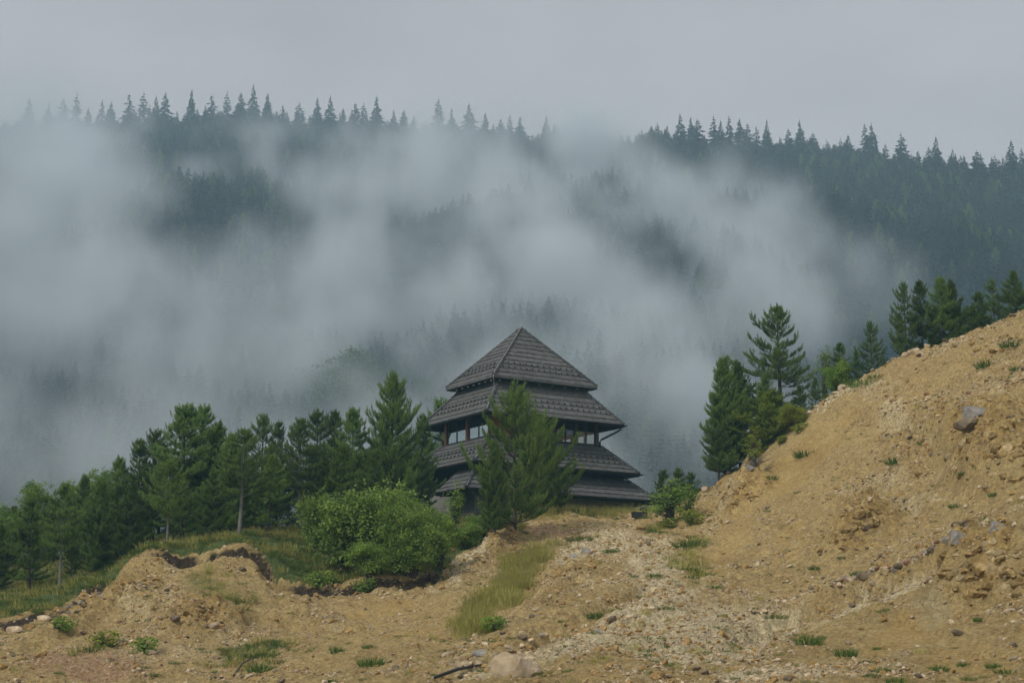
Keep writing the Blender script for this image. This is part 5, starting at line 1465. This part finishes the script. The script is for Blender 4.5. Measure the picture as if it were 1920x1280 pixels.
grass('dry_grass', 40000, lambda z,u,v,x,y: np.clip(z['dry']*1.6-.35,0,1)*np.clip(nz_(x,y,.9,61)*1.7-.2,.05,1), 1.0, ('dry','dry2','dry'), 'tall yellow green grass running down the gully and along the crest', 32)
crest = lambda u, v: np.exp(-((v-957)/7.)**2)*((u>985)&(u<1230))
grass('stalks', 60000, lambda z,u,v,x,y: np.clip(crest(u,v),0,1)*.5, .75, ('thin','dry2','green'), 'thin seeding stalks on the crest before the tower', 33, (90,112))
grass('weeds', 40000, lambda z,u,v,x,y: np.clip(.10*nz_(x,y,.25,51)**2*(1-z['smooth']) + .10*z['pale']*nz_(x,y,.4,53)**2, 0, 1)*(z['rocky']<.4), .45, ('green','green','dry2'), 'sparse low weeds over the gravel and slopes', 34, (40,98))

# dead bush on the crest, dead sticks
g = random.Random(5); mb = MB()
for k in range(60):
    a = g.uniform(0,6.3); el = g.uniform(.1,1.3); l = g.uniform(.4,1.0)
    q = Vector((math.cos(a)*math.cos(el), math.sin(a)*math.cos(el), math.sin(el)))*l
    mb.tube([(0,0,-.05), q*.5+Vector((0,0,.06)), q, q+Vector((g.uniform(-.2,.2),g.uniform(-.2,.2),g.uniform(0,.15)))], [.014,.010,.006,.003], 3, False)
p = land(1418, 880); o = mb.build('dead_bush', M['bark_grey']); o.location = p; o.scale = (1.5,1.5,.95)
tag(o, 'grey leafless bush on the crest at the foot of the dark pines', 'bush')
a_, b_ = land(815, 1278), land(902, 1256)
mb = MB(); mb.tube([a_+Vector((0,0,.10)), a_.lerp(b_,.5)+Vector((0,0,.17)), b_+Vector((0,0,.12))], [.05,.055,.035], 6); o = mb.build('log', M['black'], None, True)
tag(o, 'dark charred pole lying left of the boulder pile', 'log')
a_, b_ = land(438, 1268), land(470, 1246)
mb = MB(); mb.tube([a_+Vector((0,0,.05)), a_.lerp(b_,.5)+Vector((0,0,.22)), b_+Vector((0,0,.12))], [.045,.035,.02], 6); mb.tube([a_.lerp(b_,.6)+Vector((0,0,.18)), b_+Vector((-.35,0,.38))], [.02,.008], 5); o = mb.build('stick', M['bark'], None, True)
tag(o, 'dead forked stick at the foot of the left bank', 'stick')
# ------------------------------------------------------------------ haze and fog
def haze_box():
    x0, x1, y0, y1, z0, z1 = -1420, 1420, -620, 1420, -44, 290
    m = MB(); m.box(x0,x1,y0,y1,z0,z1)
    mt = bpy.data.materials.new('haze'); mt.use_nodes = True
    n, l = mt.node_tree.nodes, mt.node_tree.links; n.clear()
    out = n.new('ShaderNodeOutputMaterial'); pv = n.new('ShaderNodeVolumePrincipled')
    pv.inputs['Color'].default_value = (.34,.72,1,1); pv.inputs['Density'].default_value = HAZE
    l.new(pv.outputs[0], out.inputs['Volume'])
    o = m.build('haze', mt); tag(o, 'thin blue-grey haze filling the whole valley', 'haze', kind='stuff'); return o
HAZE = .00045
haze_box()

# drifting fog banks in front of the mountain: (u, v, radius, amount, distance)
FOG = [
 (400,310,90,.5,560),(540,280,90,.4,600),(1080,610,120,.9,400),(1250,470,110,.7,430),(960,480,90,.5,440),(860,720,110,.4,380),
 (70,245,140,.42,640),(250,255,120,.22,640),(450,250,120,.24,640),(660,270,130,.34,640),(880,280,120,.42,640),(1120,270,110,.75,620),
 (1060,420,130,.8,460),(1130,540,120,.8,440),(960,620,110,.8,400),(1340,430,90,.6,480),(740,480,110,.7,470),(640,540,100,.7,440),(230,400,120,.8,470),
 (40,380,170,.75,470),(150,470,200,.9,450),(300,620,200,.85,430),(90,560,180,.8,440),(250,720,170,.5,380),(480,730,120,.7,380),(620,560,130,.8,420),(640,440,110,.7,440),
 (140,260,110,.30,560),(300,210,80,.15,600),(480,190,70,.16,600),(620,320,120,.6,520),(800,330,110,.7,500),(740,250,110,.4,560),(900,450,150,.75,460),(820,560,130,.6,430),(1000,330,140,.8,500),
 (1085,262,100,.62,600),(1010,270,70,.5,590),(560,690,170,.5,420),(820,680,150,.5,420),(200,860,170,.35,330),(1000,760,130,.4,380),(880,330,120,.5,540),(700,430,120,.4,520),(330,330,60,.15,520),(1160,300,110,1.1,540),(1200,430,130,.9,470),(1300,500,140,.95,440),(1420,430,110,.9,460),(1450,560,130,.9,420),(1390,340,70,.45,500),(1500,640,120,.85,390),
 (1050,560,150,.7,420),(1180,650,150,.85,390),(1280,760,150,.9,360),(1240,880,150,.9,340),(1100,450,120,.6,450),(700,800,150,.9,330),(560,790,120,.9,320),(420,800,110,.6,330),(900,700,110,.35,360),
 (300,800,200,.45,285),(560,720,220,.45,290),(860,760,220,.40,290),(1190,740,220,.5,290),(40,600,170,.35,310),(1450,760,150,.35,300),(1060,880,160,.6,280),(-1000,560,900,.8,330),(-600,800,500,.6,300),(300,680,120,.7,400),(100,620,150,.6,380),(590,640,100,.7,400),(700,690,110,.7,380),(860,640,110,.7,390),(960,560,100,.6,400),(1330,620,110,.8,380),(420,720,120,.6,360),(780,600,120,.6,420),(1780,460,90,.32,400),(1660,560,110,.30,380),(1850,620,80,.2,360),(30,800,130,.30,330),(150,380,150,.5,500),(560,400,60,.30,470),  # banks far left of view are added to brighten what the left windows reflect
]
def fog_bank():
    ng_ = bpy.data.node_groups.new('fog_density', 'GeometryNodeTree')
    ng_.interface.new_socket('Geometry', in_out='INPUT', socket_type='NodeSocketGeometry')
    ng_.interface.new_socket('Geometry', in_out='OUTPUT', socket_type='NodeSocketGeometry')
    n, l = ng_.nodes, ng_.links
    gout = n.new('NodeGroupOutput')
    pos = n.new('GeometryNodeInputPosition')
    def V(op, a, b=None):
        x = n.new('ShaderNodeVectorMath'); x.operation = op
        (l.new(a, x.inputs[0]) if hasattr(a, 'is_linked') else setattr(x.inputs[0], 'default_value', a))
        if b is not None: (l.new(b, x.inputs[1]) if hasattr(b, 'is_linked') else setattr(x.inputs[1], 'default_value', b))
        return x
    def Mt(op, a, b=None, c=None, clamp=False):
        x = n.new('ShaderNodeMath'); x.operation = op; x.use_clamp = clamp
        for k, q in enumerate((a, b, c)):
            if q is None: continue
            (l.new(q, x.inputs[k]) if hasattr(q, 'is_linked') else setattr(x.inputs[k], 'default_value', q))
        return x.outputs[0]
    def noise(scale, detail, rough, stretch=(1,1,1), off=(0,0,0)):
        t = n.new('ShaderNodeTexNoise'); t.inputs['Scale'].default_value = scale; t.inputs['Detail'].default_value = detail
        t.inputs['Roughness'].default_value = rough
        v1 = V('MULTIPLY', pos.outputs[0], stretch); v2 = V('ADD', v1.outputs[0], off)
        l.new(v2.outputs[0], t.inputs['Vector']); return t
    w1 = noise(.009, 2, .5)
    w2 = noise(.028, 3, .55, off=(50,20,9))
    s1 = V('SUBTRACT', w1.outputs['Color'], (.5,.5,.5)); s1 = V('MULTIPLY', s1.outputs[0], (60,45,60))
    s2 = V('SUBTRACT', w2.outputs['Color'], (.5,.5,.5)); s2 = V('MULTIPLY', s2.outputs[0], (42,30,42))
    wp = V('ADD', pos.outputs[0], s1.outputs[0]); wp = V('ADD', wp.outputs[0], s2.outputs[0])
    tot = None
    for (u, v, r, a, Y) in FOG:
        a *= .95
        te = math.tan(PITCH+math.atan((640-v)/FPX)); Y = min(Y, 141.5/(.585-te)-38)      # in front of the slope, not inside it
        c = at(u, v, Y); rad = r/FPX*Y*1.35
        d = V('SUBTRACT', wp.outputs[0], tuple(c))
        d = V('MULTIPLY', d.outputs[0], (1/rad, 1/(rad*1.5), 1/rad))
        q = V('DOT_PRODUCT', d.outputs[0], d.outputs[0]).outputs['Value']
        g = Mt('SUBTRACT', 1.0, q, clamp=True)
        g = Mt('MULTIPLY', g, g)
        tot = Mt('MULTIPLY', g, a) if tot is None else Mt('MULTIPLY_ADD', g, a, tot)
    nz = noise(.024, 6, .66, (1.15,1,.85), (7,3,1))
    mr = n.new('ShaderNodeMapRange'); mr.inputs['From Min'].default_value = .40; mr.inputs['From Max'].default_value = .60
    mr.inputs['To Min'].default_value = .05; mr.inputs['To Max'].default_value = 2.0
    l.new(nz.outputs[0], mr.inputs[0])
    n2_ = noise(.055, 4, .62, (1.3,1,.8), (31,12,5))                      # torn edges
    m2 = n.new('ShaderNodeMapRange'); m2.inputs['From Min'].default_value = .38; m2.inputs['From Max'].default_value = .62
    m2.inputs['To Min'].default_value = .45; m2.inputs['To Max'].default_value = 1.5
    l.new(n2_.outputs[0], m2.inputs[0])
    den = Mt('MULTIPLY', tot, mr.outputs[0]); den = Mt('MULTIPLY', den, m2.outputs[0])
    den = Mt('SUBTRACT', den, .10); den = Mt('MAXIMUM', den, 0.0)
    den = Mt('ADD', den, .010)
    vc = n.new('GeometryNodeVolumeCube')
    l.new(den, vc.inputs['Density'])
    lo, hi = (-420, 190, -20), (320, 720, 268)
    vc.inputs['Min'].default_value = lo; vc.inputs['Max'].default_value = hi
    st = 2.7
    for k, nm in enumerate(('Resolution X','Resolution Y','Resolution Z')): vc.inputs[nm].default_value = int((hi[k]-lo[k])/st)
    sm = n.new('GeometryNodeSetMaterial')
    mt = bpy.data.materials.new('fog'); mt.use_nodes = True
    mn, ml = mt.node_tree.nodes, mt.node_tree.links; mn.clear()
    out = mn.new('ShaderNodeOutputMaterial'); pv = mn.new('ShaderNodeVolumePrincipled')
    pv.inputs['Color'].default_value = (.865,.925,.965,1); pv.inputs['Density'].default_value = FOGD
    pv.inputs['Anisotropy'].default_value = .0
    ml.new(pv.outputs[0], out.inputs['Volume'])
    sm.inputs['Material'].default_value = mt
    l.new(vc.outputs[0], sm.inputs[0]); l.new(sm.outputs[0], gout.inputs[0])
    me = bpy.data.meshes.new('fog_bank'); me.from_pydata([lo, hi], [], [])
    me.materials.append(mt)
    o = link_mesh('fog_bank', me)
    md = o.modifiers.new('density', 'NODES'); md.node_group = ng_
    tag(o, 'pale grey fog drifting across the wooded mountain', 'fog', kind='stuff')
FOGD = .052
fog_bank()
